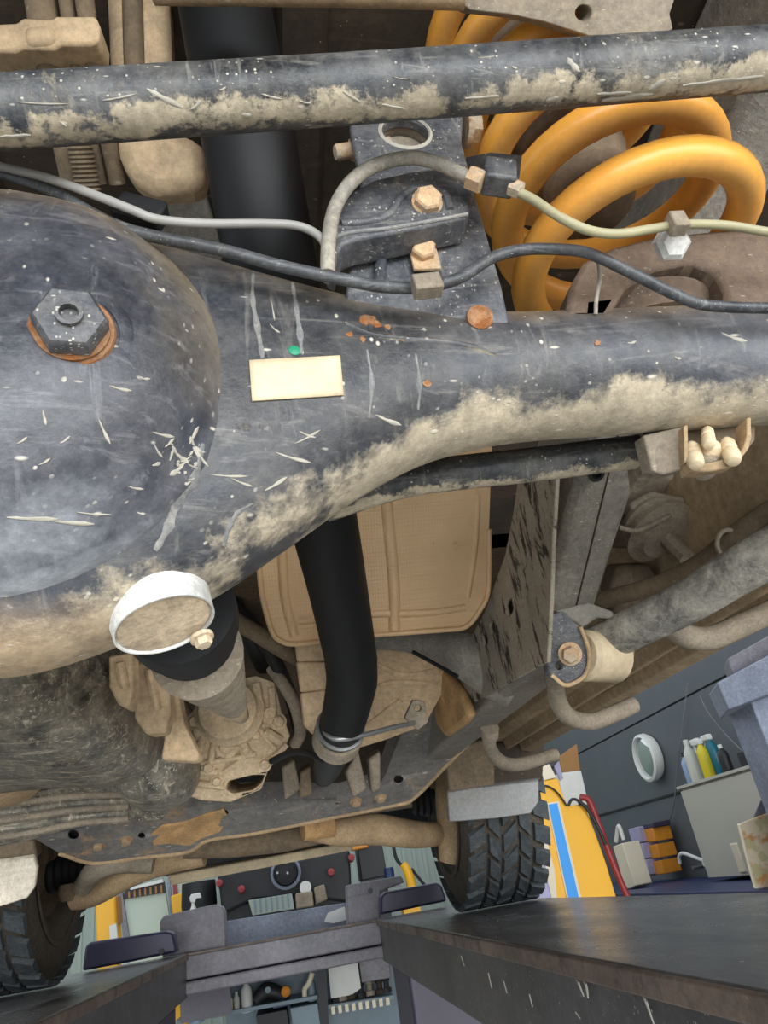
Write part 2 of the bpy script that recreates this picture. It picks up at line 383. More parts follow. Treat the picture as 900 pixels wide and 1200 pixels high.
class Thing:
    """an Empty at the base of a thing; part() links meshes under it"""
    def __init__(s, name, label, cat, loc, group=None):
        s.o = bpy.data.objects.new(name, None); COL.objects.link(s.o); s.loc = Vector(loc)
        s.o.location = s.loc; s.o.empty_display_size = .05
        s.o['label'] = label; s.o['category'] = cat
        if group: s.o['group'] = group
    def part(s, name, mb, mat, parent=None, bevel=0, smooth=40, label=None):
        o = bpy.data.objects.new(name, mb.mesh(name, s.loc, smooth)); COL.objects.link(o)
        o.parent = parent or s.o; finish(o, mat, bevel)
        if label: o['label'] = label
        return o
    def inst(s, name, me, p, rot=None, parent=None, label=None):
        o = bpy.data.objects.new(name, me); COL.objects.link(o); o.parent = parent or s.o
        m = (rot or Matrix.Identity(4)).copy(); m.translation = Vector(p)-s.loc
        o.matrix_local = m
        if label: o['label'] = label
        return o
def solo(name, label, cat, mb, mat, bevel=0, smooth=40, group=None, loc=None):
    lo = Vector([min(v[i] for v in mb.v) for i in range(3)]); hi = Vector([max(v[i] for v in mb.v) for i in range(3)])
    off = Vector(loc) if loc else Vector(((lo.x+hi.x)/2, (lo.y+hi.y)/2, lo.z))
    o = bpy.data.objects.new(name, mb.mesh(name, off, smooth)); COL.objects.link(o); o.location = off
    finish(o, mat, bevel); o['label'] = label; o['category'] = cat
    if group: o['group'] = group
    return o
def struct(name, mb, mat, bevel=0, label=None, parent=None):
    o = bpy.data.objects.new(name, mb.mesh(name, Vector((0,0,0)), 40)); COL.objects.link(o); finish(o, mat, bevel)
    if parent: o.parent = parent
    else: o['kind'] = 'structure'
    if label: o['label'] = label
    return o
def circ(c, u, v, r, n=14, r2=None):
    return [Vector(c)+u*math.cos(2*math.pi*i/n)*r+v*math.sin(2*math.pi*i/n)*(r2 or r) for i in range(n)]
_hex = {}
def hexmesh(r, h, mat, washer=1.35):
    k = (r, h, mat, washer)
    if k not in _hex:
        me = MB().hexhead((0,0,0), (0,0,1), r, h, washer).mesh('hex_bolt', smooth=35); me.materials.append(MAT[mat]); _hex[k] = me
    return _hex[k]
def toward(axis, spin=0):
    return (Vector(axis).to_track_quat('Z', 'Y').to_matrix() @ Matrix.Rotation(spin, 3, 'Z')).to_4x4()
def hit(bvh, px, py, off=0.0, tmin=.05):
    d = ray(px, py).normalized(); r = bvh.ray_cast(EYE+d*tmin, d)
    if r[0] is None: return None, None
    n = r[1]
    if n.dot(d) > 0: n = -n
    return r[0]+n*off, n
def ribbon(bvh, pts, widths, th=.0012, sub=5):
    """a thin raised run of dried mud or weld that follows a surface seen at these pixels"""
    P = smooth_path([Vector((x, y, 0)) for x, y in pts], sub); mb = MB(); rings = []
    for i, p in enumerate(P):
        q, n = hit(bvh, p.x, p.y)
        if q is None: continue
        a = P[max(i-1, 0)]; b = P[min(i+1, len(P)-1)]
        d = Vector((b.x-a.x, b.y-a.y, 0)).normalized(); s_ = Vector((-d.y, d.x, 0))
        k = i/(len(P)-1)*(len(widths)-1); j = min(int(k), len(widths)-2); w = widths[j]+(widths[j+1]-widths[j])*(k-j)
        l, _ = hit(bvh, p.x+s_.x*w, p.y+s_.y*w); r_, _ = hit(bvh, p.x-s_.x*w, p.y-s_.y*w)
        if l is None or r_ is None: continue
        rings.append([l-n*.0005, (l+q)/2+n*th, q+n*th*1.3, (r_+q)/2+n*th, r_-n*.0005])
    if len(rings) > 1: mb.rings(rings, True)
    return mb

# ------------------------------------------------------------------ the setting: workshop shell
FLOOR = -CZ
RUN = -.12                      # runway surface, relative to the eye
struct('floor', MB().box((-7, -8, -.05), (7, 12, 0)), 'floor')
wr = struct('wall_right', MB().box((3.03, -1.0, 0), (3.15, 9.2, 3.6)), 'wall')
for k, (z0, z1) in enumerate(((0, .70), (.71, 1.31), (1.32, 1.915), (1.93, 2.52), (2.535, 3.6))):
    for y0, y1 in ((-1.0, 3.0), (3.006, 9.2)):
        struct('panel', MB().box((3.0, y0, z0), (3.03, y1, z1)), 'wall', .003, parent=wr)
struct('trim_1', MB().box((2.988, -1.0, 1.915), (3.0, 9.2, 1.93)), 'darkthing')
wf = struct('wall_front', MB().box((-6, 9.2, 0), (6, 9.3, 3.6)), 'corr')
rib = MB().box((-.02, -.02, 0), (.02, .0, 3.6)).mesh('sheet_rib'); rib.materials.append(MAT['corr'])
for i in range(100):
    o = bpy.data.objects.new('sheet_rib', rib); COL.objects.link(o); o.parent = wf; o.location = (-5.9+.12*i, 9.2, 0)
wl = struct('wall_left', MB().box((-5.1, 2, 0), (-5, 9.2, 3.6)), 'corr')
rib2 = MB().box((0, -.02, 0), (.02, .02, 3.6)).mesh('sheet_rib'); rib2.materials.append(MAT['corr'])
for i in range(59):
    o = bpy.data.objects.new('sheet_rib', rib2); COL.objects.link(o); o.parent = wl; o.location = (-5, 2.1+.12*i, 0)

# ------------------------------------------------------------------ rear axle
AY, AZ = .375, .296
def axle_ring(x, up_, dn, re, fr, e=2.5, n=36):
    out = []
    for j in range(n):
        a = 2*math.pi*j/n; c, s_ = math.cos(a), math.sin(a)
        cy = math.copysign(abs(c)**(2/e), c); sz = math.copysign(abs(s_)**(2/e), s_)
        out.append(V(x, AY+(fr if cy > 0 else re)*cy, AZ+(up_ if sz > 0 else dn)*sz))
    return out
T = .0446
ST = [(-.95, T, T, T, T, 2), (-.43, T, T, T, T, 2), (-.37, .056, .072, .052, .052, 2.2), (-.31, .076, .105, .060, .06, 2.4),
      (-.26, .10, .135, .064, .064, 2.5), (-.20, .118, .156, .066, .068, 2.6), (-.14, .124, .170, .066, .07, 2.6), (-.08, .118, .158, .066, .068, 2.6),
      (-.03, .098, .136, .063, .064, 2.5), (.015, .078, .108, .059, .06, 2.4), (.06, .061, .079, .054, .054, 2.3), (.105, .050, .058, .049, .049, 2.15),
      (.15, .0455, .0475, .0455, .0455, 2.05), (.19, T, T, T, T, 2), (.24, T, T, T, T, 2), (.62, T, T, T, T, 2), (.80, T, T, T, T, 2)]
def interp_stations(ST, n=3):
    out = []
    for i in range(len(ST)-1):
        for k in range(n):
            q = k/n; q = q*q*(3-2*q) if False else q
            out.append(tuple(a+(b-a)*q for a, b in zip(ST[i], ST[i+1])))
    out.append(ST[-1]); return out
def catmull_st(ST, n=4):
    out = []
    for i in range(len(ST)-1):
        a, b = ST[i], ST[i+1]; p = ST[i-1] if i else a; q = ST[i+2] if i+2 < len(ST) else b
        for k in range(n):
            s = k/n; row = [a[0]+(b[0]-a[0])*s]
            for j in range(1, 6):
                ma = (b[j]-p[j])/(b[0]-p[0]) if b[0] != p[0] else 0; mb_ = (q[j]-a[j])/(q[0]-a[0]) if q[0] != a[0] else 0
                h = b[0]-a[0]
                row.append((2*s**3-3*s*s+1)*a[j]+(s**3-2*s*s+s)*h*ma+(-2*s**3+3*s*s)*b[j]+(s**3-s*s)*h*mb_)
            out.append(tuple(row))
    out.append(ST[-1]); return out
ax = Thing('rear_axle', 'black muddy rear axle with bulging differential cover across the picture', 'axle', V(-.135, AY, AZ-.17))
hous = MB().rings([axle_ring(*s) for s in catmull_st(ST)])
h_obj = ax.part('axle_housing', hous, 'axle', smooth=60)
DC = V(-.135, AY-.052, .274)
dome = MB().lathe(DC, (0, -1, 0), [(.126, -.02), (.126, .001), (.123, .005), (.119, .009), (.113, .022), (.102, .038), (.086, .052), (.066, .061), (.042, .066), (.02, .068), (0, .0685)], 56, False)
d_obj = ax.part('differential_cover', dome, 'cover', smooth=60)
both = MB(); both.add(hous.v, hous.f); both.add(dome.v, dome.f); BV = both.bvh()
# filler plug
p, n = hit(BV, 84, 386)
n = (n*.55+(EYE-p).normalized()*.3+Vector((0, -1, .15))*.2).normalized()
rust_ring = MB().lathe(p-n*.003, n, [(.0, -.012), (.0195, -.012), (.0195, .001), (.0185, .003), (.017, .0035), (.017, .0055), (.0, .0055)], 30, False)
pr = ax.part('filler_washer', rust_ring, 'rusty', d_obj, label='rusty orange washer ring')
pl = MB().lathe(p+n*.001, n, [(0, 0), (.0165, 0), (.0165, .009), (.0148, .011), (.006, .0115)], 6, False)
pl.lathe(p+n*.012, n, [(.006, -.004), (.006, .003), (.0042, .003), (.0042, -.001), (0, -.001)], 18, False)
ax.part('filler_plug', pl, 'bracket', d_obj, label='dark hexagonal filler plug')
ringb = MB().lathe(p-n*.007, n, [(.030, -.006), (.028, .001), (.026, .003), (.021, .004)], 32, False)
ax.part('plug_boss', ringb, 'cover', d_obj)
# label
def patch(bvh, quad, nu, nv, off):
    mb = MB(); g = []
    for j in range(nv+1):
        for i in range(nu+1):
            a, b = i/nu, j/nv
            x = (quad[0][0]*(1-a)+quad[1][0]*a)*(1-b)+(quad[3][0]*(1-a)+quad[2][0]*a)*b
            y = (quad[0][1]*(1-a)+quad[1][1]*a)*(1-b)+(quad[3][1]*(1-a)+quad[2][1]*a)*b
            q, n = hit(bvh, x, y, off); g.append(q)
    fs = [(j*(nu+1)+i, j*(nu+1)+i+1, (j+1)*(nu+1)+i+1, (j+1)*(nu+1)+i) for j in range(nv) for i in range(nu)]
    return mb.add(g, fs)
st = ax.part('faded_label', patch(BV, [(292, 424), (398, 418), (402, 464), (295, 471)], 12, 6, .0016), 'sticker', label='blank faded cream label stuck on the housing')
sd = st.modifiers.new('thick', 'SOLIDIFY'); sd.thickness = .0012; sd.offset = -1
gp, gn = hit(BV, 345, 411)
ax.part('paint_mark', MB().lathe(gp, gn, [(.0035, -.001), (.0035, .0005), (.002, .0012), (0, .0014)], 14, False), 'green', label='small green paint dab')
# runs of dried mud, weld beads and splashes that stand off the housing
runs = [([(297, 318), (296, 350), (302, 385), (308, 420)], [3, 4, 5, 4]), ([(343, 332), (347, 360), (352, 395), (353, 415)], [3, 4, 5, 3]),
        ([(430, 410), (436, 450), (432, 490)], [2, 4, 2]), ([(487, 415), (492, 450), (490, 480)], [2, 4, 2]),
        ([(238, 520), (228, 560), (208, 590), (196, 620), (182, 645)], [4, 8, 7, 8, 5]), ([(262, 640), (270, 615), (280, 600), (296, 590)], [3, 5, 4, 2])]
for pts, w in runs: ax.part('mud_run', ribbon(BV, pts, [v*k for v in w for k in (.8, 1.25, .7)], .0004, 6), 'mudrun')
spl = [(215+random.gauss(0, 20), 535+random.gauss(0, 20), random.gauss(0, 9), random.gauss(0, 9), 2+random.random()*3.5) for _ in range(18)]
spl += [(8, 606, 60, 2, 5), (60, 610, 50, 4, 5), (115, 490, 14, 30, 4), (128, 452, 26, 6, 4), (162, 442, 14, 2, 3), (178, 506, 26, 6, 4), (50, 480, 4, 18, 4),
       (70, 520, 12, -9, 3), (45, 545, 14, -8, 3), (245, 556, 46, 2, 3), (322, 530, 42, 12, 4), (440, 486, 30, 12, 5), (205, 530, 16, 12, 6), (215, 545, -16, 12, 6),
       (222, 520, 10, -20, 4), (240, 530, -14, -6, 6), (310, 575, 26, -16, 4), (270, 560, 26, 10, 3), (345, 520, 30, -16, 3), (150, 570, 18, 3, 3), (180, 520, 10, 16, 3), (90, 600, 40, 3, 2), (316, 380, 12, 10, 2),
       (318, 352, 4, 24, 2), (160, 600, 10, 2, 3), (20, 520, 12, -8, 3), (350, 505, 20, 8, 3), (735, 402, 10, -2, 3), (790, 418, 8, 2, 3), (845, 390, 30, 10, 4)]
for (x, y, dx, dy, w) in spl:
    rb = ribbon(BV, [(x, y), (x+dx*.5, y+dy*.5+1), (x+dx, y+dy)], [w*.1, w*.45, w*.4, w*.7, w*.75, w*.15], .0004, 5)
    if rb.v: ax.part('mud_splash', rb, 'mudsplat')
wd = ribbon(BV, [(405, 378), (440, 392), (500, 398), (545, 404), (580, 416)], [3, 4, 4, 4, 2], .0012)
ax.part('weld_seam', wd, 'axle')
# damper boss under the housing
bc = W(192, 728, .376); ba = Vector((.26, -.16, -.95)).normalized()
bo = ax.part('round_boss', MB().lathe(bc, ba, [(.034, -.03), (.0285, -.022), (.0275, -.010), (.0265, .001), (.0265, .003), (.0255, .003), (.025, .0005), (0, .0005)], 40, False), 'boss', label='pale round boss below the housing')
ax.part('boss_face', MB().lathe(bc+ba*.0006, ba, [(.025, -.001), (.024, .0012), (.01, .0018), (0, .0016)], 30, False), 'bossface', bo, label='tan dried mud face')
ax.inst('hex_bolt', hexmesh(.0048, .005, 'bossface'), bc+ba*.003+Vector((.017, .017, -.003)), toward(ba), bo)
# rust strip on the belly of the housing is in the mud; spring pedestal
pd = MB().prism([WY(a, b, .335) for a, b in ((664, 372), (668, 335), (684, 306), (715, 290), (770, 276), (850, 268), (960, 262), (960, 372))],
                (0, .09, 0), [[WY(a, b, .335) for a, b in ((716, 366), (735, 335), (770, 314), (810, 306), (838, 318), (850, 340), (852, 366))]])
ax.part('spring_pedestal', pd, 'pedestal', bevel=.004)
ax.part('spring_seat', MB().lathe(V(.30, .40, .345), (0, 0, 1), [(0, -.012), (.055, -.012), (.062, 0), (.062, .006), (0, .006)], 36, False), 'pedestal')
# upright bracket welded on the axle
BY = .322
def by(a, b): return WY(a, b, BY+.013*max(0, min(1, (b-320)/80)))
plate = MB().prism([by(a, b) for a, b in ((404, 402), (406, 340), (412, 290), (424, 215), (410, 150), (412, 95), (545, 92), (541, 165), (556, 225), (572, 280), (588, 335), (596, 372), (598, 400), (560, 404), (500, 398), (440, 388))],
                   (0, .008, 0), [circ(WY(475, 155, BY), Vector((1,0,0)), Vector((0,0,1)), .0175, 22, .0165), circ(WY(508, 284, BY), Vector((1,0,0)), Vector((0,0,1)), .0034, 12)])
pb = ax.part('upright_bracket', plate, 'bracket', bevel=.0015)
both.add(plate.v, plate.f); BV = both.bvh()
for (x, y, r) in ((430, 374, 13), (440, 380, 9), (410, 392, 7), (425, 398, 6), (470, 396, 7), (561, 377, 16), (455, 384, 6), (500, 450, 7), (700, 402, 5)):
    q, n = hit(BV, x, y); rr = r*(q-EYE).length/900
    _, uu, vv_ = frame(n); rng_ = [rr*(.55+.6*random.random()) for _ in range(14)]
    ring0 = [q-n*.002+(uu*math.cos(k*.4488)+vv_*math.sin(k*.4488))*rng_[k] for k in range(14)]
    ring1 = [q+n*.0005+(uu*math.cos(k*.4488)+vv_*math.sin(k*.4488))*rng_[k]*.8 for k in range(14)]
    ax.part('rust_patch', MB().rings([ring0, ring1]), 'rusty', label='orange rust patch')
q, n = hit(BV, 561, 375)
ax.part('plug_bolt', MB().lathe(q, n, [(.0085, -.001), (.0085, .004), (.0065, .005), (.0055, .0042), (0, .004)], 20, False), 'rusty', label='round rusty bolt head')
tb = MB().lathe(WY(475, 155, BY)+Vector((0, .002, 0)), (0, 1, 0), [(.0185, 0), (.0185, .05), (.0165, .05), (.0165, .012), (0, .012)], 26, False)
ax.part('bush_sleeve', tb, 'mount', pb)
ax.part('hole_rim', MB().lathe(WY(475, 155, BY), (0, -1, 0), [(.0205, -.004), (.0205, .0005), (.0185, .0018), (.0175, .0005)], 30, False), 'mudsplat', pb)
q = WY(494, 300, BY)
ax.part('square_washer', MB().obox(q+Vector((.001, -.002, -.003)), (1,0,0), (0,1,0), (0,0,1), .0185, .003, .024), 'boltrust', pb, .0008)
ax.inst('hex_bolt', hexmesh(.0085, .007, 'boltrust', 1.0), q+Vector((0, -.003, 0)), toward((0, -1, -.25), .3), pb)
ridge = MB().tube([WY(447, 285, BY-.0005), WY(446, 310, BY-.0005), WY(444, 335, BY-.0005)], .004, 10)
ax.part('pressed_ridge', ridge, 'bracket', pb)
# rusty through-bolt on the left of the bracket and one on the right
tbm = MB(); c0 = WY(428, 174, .335); c1 = WY(386, 180, .335)
dirx = (c1-c0).normalized()
tbm.lathe(c0, dirx, [(0, 0), (.011, 0), (.011, .004), (.0085, .005), (.0085, .011), (0, .011)], 6, False)
tbm.lathe(c0, dirx, [(0, -.02), (.006, -.02), (.006, .022), (.005, .024), (0, .024)], 16, False)
ax.part('through_bolt', tbm, 'boltrust', pb, label='rust-dusted bolt and nut')
ax.part('through_bolt', MB().hexhead(WY(548, 150, .335), (1, 0, 0), .011, .01), 'boltrust', pb)
# hose bracket: curved black pressing over the upright plate
HY = .298
out = [(384, 306), (386, 272), (396, 244), (412, 224), (440, 210), (480, 201), (512, 197), (536, 210), (555, 226), (549, 254), (500, 264), (452, 274), (418, 280), (402, 286), (396, 296), (394, 312)]
hb = ax.part('hose_bracket', MB().prism([WY(a, b, HY) for a, b in out], (0, .022, 0)), 'bracket', pb, .002, label='curved black pressed hose bracket')
ax.part('bracket_lip', MB().tube([WY(a, b, HY-.0005) for a, b in ((385, 312), (388, 286), (398, 276), (420, 271), (452, 268), (500, 260), (548, 251))], .0013, 8), 'mudrun', hb)
ax.part('pressed_ridge', MB().tube([WY(a, b, HY) for a, b in ((400, 262), (430, 260), (455, 252), (468, 234), (484, 222), (506, 220), (522, 230), (528, 246))], .0028, 10), 'bracket', hb)
ax.inst('hex_bolt', hexmesh(.0092, .007, 'boltrust', 1.1), WY(500, 239, HY)+Vector((0, -.001, 0)), toward((0, -1, -.3), .2), hb)
# shock mount box under the right tube
MT = .50
mbr = ax.part('mount_plate', MB().prism([W(a, b, MT) for a, b in ((754, 510), (802, 499), (803, 545), (798, 551), (778, 556), (764, 552))], (0, .014, .004)), 'mount', bevel=.0012)
ax.part('mount_side', MB().prism([W(a, b, MT-.008) for a, b in ((801, 499), (806, 498), (807, 540), (802, 543))], (.002, .016, .003)), 'tan', mbr, .0006)
ax.part('mount_side', MB().prism([W(a, b, MT-.008) for a, b in ((875, 490), (880, 489), (881, 512), (877, 526), (866, 541), (859, 546), (861, 540), (872, 522), (875, 510))], (.002, .016, .003)), 'tan', mbr, .0006)
ax.part('mount_back', MB().prism([W(a, b, MT+.02) for a, b in ((796, 488), (886, 478), (884, 516), (866, 540), (806, 548))], (0, .003, 0)), 'brown', mbr)
ax.part('mount_lip', MB().prism([W(a, b, MT-.006) for a, b in ((804, 540), (812, 545), (832, 542), (856, 536), (866, 538), (858, 547), (835, 552), (808, 553))], (0, .012, .002)), 'tan', mbr, .001)
for (a0_, b0_, a1_, b1_, r) in ((811, 524, 816, 546, .0056), (829, 505, 831, 522, .0045), (852, 519, 860, 541, .0056)):
    c = W(a0_, b0_, MT+.004); e = W(a1_, b1_, MT-.012); d = e-c; L_ = d.length
    m = MB().lathe(c, d, [(0, -.003), (r*.6, -.003), (r*.95, .001), (r, L_*.35), (r*.8, L_*.4), (r*1.05, L_*.55), (r*1.05, L_*.85), (r*.8, L_), (r*.4, L_+.001), (0, L_+.001)], 12, False)
    ax.part('mount_stud', m, 'tanpale', mbr, label='pale mud-crusted stud')
ax.part('mount_nut', MB().lathe(W(832, 529, MT+.004), (0, -.5, -.8), [(0, -.004), (.0085, -.004), (.0085, .003), (.006, .006), (0, .006)], 6, False), 'tanpale', mbr)
ax.part('washer_dome', MB().lathe(W(828, 548, MT+.004), (0, -.4, -.9), [(0, -.004), (.0115, -.004), (.010, .002), (.005, .005), (0, .005)], 20, False), 'mount', mbr)

# stabiliser bar low behind the axle tube
sb = Thing('stabiliser_bar', 'mud-spattered stabiliser bar running close below the axle tube', 'bar', W(620, 545, .55))
sb.part('bar', MB().tube([W(380, 592, .55), W(480, 562, .55), W(620, 545, .555), W(760, 528, .56), W(830, 524, .57)], .0135, 18), 'rod')
sb.part('clamp_collar', MB().lathe(W(758, 530, .558), (W(770, 528, .56)-W(740, 531, .56)), [(.0136, -.006), (.018, -.006), (.018, .003), (.0155, .008), (.0136, .008)], 24, False), 'mount')
sb.part('clamp_strap', MB().prism([W(a, b, .545) for a, b in ((752, 514), (762, 512), (774, 545), (768, 556), (756, 552))], (0, .03, .0)), 'mount', bevel=.001)

# panhard rod across the top
pr_ = Thing('panhard_rod', 'long straight black rod across the top, splashed with pale mud', 'rod', W(450, 102, .405))
pa, pc, pe = W(0, 132, .375), W(450, 102, .405), W(900, 69, .435)
dl = (pe-pa).normalized()
rodm = MB().tube([pa-dl*.35, pa, pc, pe, pe+dl*.35], .0181, 30, 14)
pro = pr_.part('rod', rodm, 'rod', smooth=60)
PBV = rodm.bvh()
for (x, y, dx, dy, w) in ((172, 104, 42, 22, 9), (665, 68, 14, 16, 10), (224, 128, 12, -10, 5), (257, 106, 8, -4, 4), (705, 118, 60, -8, 9), (640, 118, 14, -4, 8), (760, 105, 20, -12, 10), (800, 100, 60, -8, 5), (402, 107, 20, 12, 4), (448, 122, 26, 5, 4),
                          (70, 142, 8, 6, 3), (0, 160, 36, -2, 6), (700, 110, 40, -2, 6), (545, 115, 40, -3, 4), (284, 134, 10, 1, 7), (306, 110, 24, 6, 4), (20, 120, 60, 2, 3), (120, 118, 40, -8, 4), (600, 78, 6, 2, 4), (706, 50, 4, 2, 4), (844, 95, 50, -6, 6), (560, 68, 20, -2, 2), (460, 90, 20, 3, 2), (350, 118, 14, 3, 3)):
    rb = ribbon(PBV, [(x, y), (x+dx*.5, y+dy*.5+.6), (x+dx, y+dy)], [w*.1, w*.5, w*.35, w*.55, w*.5, w*.1], .0004, 5)
    if rb.v: pr_.part('mud_splash', rb, 'mudsplat', pro)

# ------------------------------------------------------------------ coil spring and bump stop
cs = Thing('coil_spring', 'bright yellow coil spring standing on the axle tube', 'spring', V(.293, .3565, .352))
def helix(th):
    h = .0564*th/(2*math.pi); x = .0843*math.cos(th); y = .0843*math.sin(th)
    return V(.2933+x-.0589*h, .3565+y, .4117+h-.0366*x+.0854*y)
hp = [helix(-5.2+.16*i) for i in range(int(35.3/.16))]
cs.part('coil', MB().tube(hp, .0128, 18, smooth=False), 'yellow', smooth=70)
bs = Thing('bump_stop', 'mud-brown rubber bump stop inside the yellow coil spring', 'bump stop', V(.285, .36, .44))
bs.part('rubber', MB().lathe(V(.283, .36, .44), (-.03, 0, 1), [(0, 0), (.022, .002), (.032, .012), (.037, .03), (.034, .045), (.041, .06), (.043, .085), (.038, .10), (.045, .115), (.047, .16), (.047, .26), (0, .26)], 30, False), 'brown')

# ------------------------------------------------------------------ lines and hoses over the axle
def line(name, label, cat, pts, r, mat, y=None):
    P = [WY(a, b, c) for a, b, c in pts]
    t = Thing(name, label, cat, P[0]); t.part('sheath', MB().tube(P, r, 12, 7), mat); return t
c1 = line('wiring_conduit', 'thick black cable sagging along the top of the axle housing', 'cable',
          [(-60, 190, .30), (0, 202, .295), (60, 224, .29), (130, 262, .29), (180, 277, .29), (260, 293, .292), (330, 312, .295), (400, 327, .298), (450, 336, .30), (500, 336, .303), (540, 325, .302), (575, 303, .30), (610, 293, .30), (650, 292, .30), (690, 297, .30), (740, 320, .305), (795, 347, .31), (830, 358, .31), (900, 361, .31), (980, 360, .31)], .0037, 'cable')
c1.part('cable_clip', MB().obox(WY(500, 335, .297), (1,0,.1), (0,1,0), (-.1,0,1), .017, .010, .012), 'mount', bevel=.001)
c1.part('cable_clip', MB().obox(WY(165, 250, .292), (1,0,-.4), (0,1,0), (.4,0,1), .026, .012, .017), 'rubber', bevel=.002)
c1.part('tie_wire', MB().tube([WY(700, 300, .304), WY(703, 325, .318), WY(699, 350, .326), WY(698, 368, .332)], .0014, 8), 'greyhose')
line('breather_pipe', 'thin pale pipe running above the black cable, bending down beside the hose bracket', 'pipe',
     [(-60, 180, .293), (0, 195, .288), (60, 210, .283), (120, 232, .281), (155, 246, .281), (185, 257, .283), (240, 262, .288), (310, 262, .292), (350, 265, .294), (374, 277, .295), (383, 296, .297), (384, 330, .302)], .0026, 'palepipe')
bh = line('brake_hose', 'dusty grey brake hose arched over the black hose bracket', 'hose',
          [(384, 320, .296), (385, 285, .292), (392, 245, .288), (412, 213, .284), (440, 194, .281), (480, 185, .28), (515, 192, .28), (548, 208, .28)], .0044, 'greyhose')
nd = (WY(575, 218, .279)-WY(548, 207, .28)).normalized()
bh.part('hose_nut', MB().lathe(WY(549, 207, .28), nd, [(.005, 0), (.0074, .0005), (.0074, .010), (.005, .0105)], 6), 'boltrust', label='rusty hexagonal nut')
bh.part('union_block', MB().obox(WY(584, 208, .28), (1, 0, -.22), (0, 1, 0), (.22, 0, 1), .020, .016, .019), 'bracket', bevel=.002)
bh.part('union_tab', MB().prism([WY(a, b, .29) for a, b in ((546, 184), (575, 178), (612, 182), (608, 214), (580, 200), (556, 200))], (0, .003, 0)), 'bracket', bevel=.0006)
bh.part('hose_nut', MB().lathe(WY(597, 218, .28), nd, [(.004, 0), (.0055, .0005), (.0055, .008), (.003, .009)], 6), 'boltrust')
bp = line('brake_pipe', 'olive brake pipe waving past the foot of the yellow spring', 'pipe',
          [(600, 222, .28), (625, 234, .28), (655, 254, .28), (690, 270, .281), (725, 274, .283), (765, 268, .285), (800, 263, .287), (850, 264, .29), (900, 272, .292), (980, 284, .295)], .003, 'olive')
bp.part('pipe_clip', MB().obox(WY(793, 262, .283), (1, 0, .05), (0, 1, 0), (-.05, 0, 1), .011, .010, .013), 'mount', bevel=.001)
bp.part('clip_foot', MB().lathe(WY(790, 284, .30), (0, -.7, -.7), [(0, -.006), (.0125, -.006), (.0125, 0), (.009, .003), (0, .003)], 6, False), 'boss')

# ------------------------------------------------------------------ exhaust
ex = Thing('exhaust_pipe', 'black painted exhaust pipe passing over the axle and down past the heat shield', 'exhaust', W(405, 845, 1.13))
exm = MB().tube([W(235, -150, .62), W(262, 0, .60), W(290, 155, .585), W(316, 300, .60), W(345, 450, .68), W(378, 605, .80), W(396, 690, .92), W(412, 775, 1.05)], .0385, 26, 8)
ex.part('over_axle_pipe', exm, 'black', smooth=60)
ex.part('mid_pipe', MB().tube([W(411, 772, 1.045), W(412, 800, 1.08), W(404, 838, 1.14), W(396, 862, 1.18)], [.0385, .039, .037, .036], 24, 5), 'black', smooth=60)
ex.part('front_pipe', MB().tube([W(396, 860, 1.18), W(388, 886, 1.4), W(382, 903, 1.75), W(379, 909, 2.0)], [.034, .033, .032, .03], 20, 5), 'darkthing', smooth=60)
cd = (W(390, 880, 1.22)-W(400, 850, 1.16)).normalized()
cl = ex.part('pipe_clamp', MB().lathe(W(397, 860, 1.175), cd, [(.034, -.004), (.0405, -.004), (.0415, .004), (.0395, .02), (.041, .026), (.036, .03)], 28), 'mount')
ex.part('clamp_ring', MB().lathe(W(399, 853, 1.165), cd, [(.036, -.003), (.041, -.002), (.041, .002), (.036, .003)], 28), 'steel', cl)
ex.part('hanger_rod', MB().tube([W(378, 852, 1.15), W(386, 863, 1.125), W(402, 866, 1.12), W(432, 860, 1.15), W(462, 852, 1.2), W(486, 847, 1.25)], .0042, 10), 'steel', label='thin bare hanger rod')
ex.part('hanger_bracket', MB().prism([W(a, b, 1.25) for a, b in ((474, 842), (484, 820), (498, 822), (502, 846), (490, 856))], (0, .012, .004), [circ(W(490, 830, 1.25), right, up, .006, 10)]), 'mount', bevel=.002)

# ------------------------------------------------------------------ heat shield
HP = W(450, 650, 1.10); HN = Vector((0, -.8, -.6))
hs = Thing('heat_shield', 'tan embossed heat shield panel above the black exhaust pipe', 'heat shield', HP)
o2 = [(296, 480), (303, 640), (306, 690), (318, 738), (330, 751), (352, 754), (440, 744), (520, 738), (546, 734), (562, 715), (572, 690), (573, 620), (577, 500)]
hpoly = [WP(a, b, HP, HN) for a, b in o2]
hob = hs.part('panel', MB().prism(hpoly, -HN*.004), 'shield')
hs.part('rolled_edge', MB().tube([p+HN*.001 for p in hpoly[1:-1]], .0042, 10, 4), 'shield', hob)
for pts, r in (([(452, 575), (456, 620), (462, 690), (462, 738)], .010), ([(560, 580), (557, 640), (548, 700)], .006), ([(330, 640), (334, 700), (345, 745)], .008), ([(350, 728), (430, 720), (500, 718), (545, 712)], .007)):
    hs.part('pressed_rib', MB().tube([WP(a, b, HP, HN)+HN*(-.003) for a, b in pts], r, 12), 'shield', hob)
ts = Thing('tunnel_shield', 'creased brown heat shield below the tan panel, behind the exhaust bend', 'heat shield', W(470, 800, 1.5))
TP = W(460, 800, 1.5); TN = Vector((-.25, -.55, -.8)).normalized()
tpo = [WP(a, b, TP, TN) for a, b in ((340, 740), (440, 735), (525, 770), (520, 810), (498, 850), (450, 868), (410, 880), (372, 872), (356, 800))]
ts.part('panel', MB().prism(tpo, -TN*.006), 'tanplate', bevel=.002)
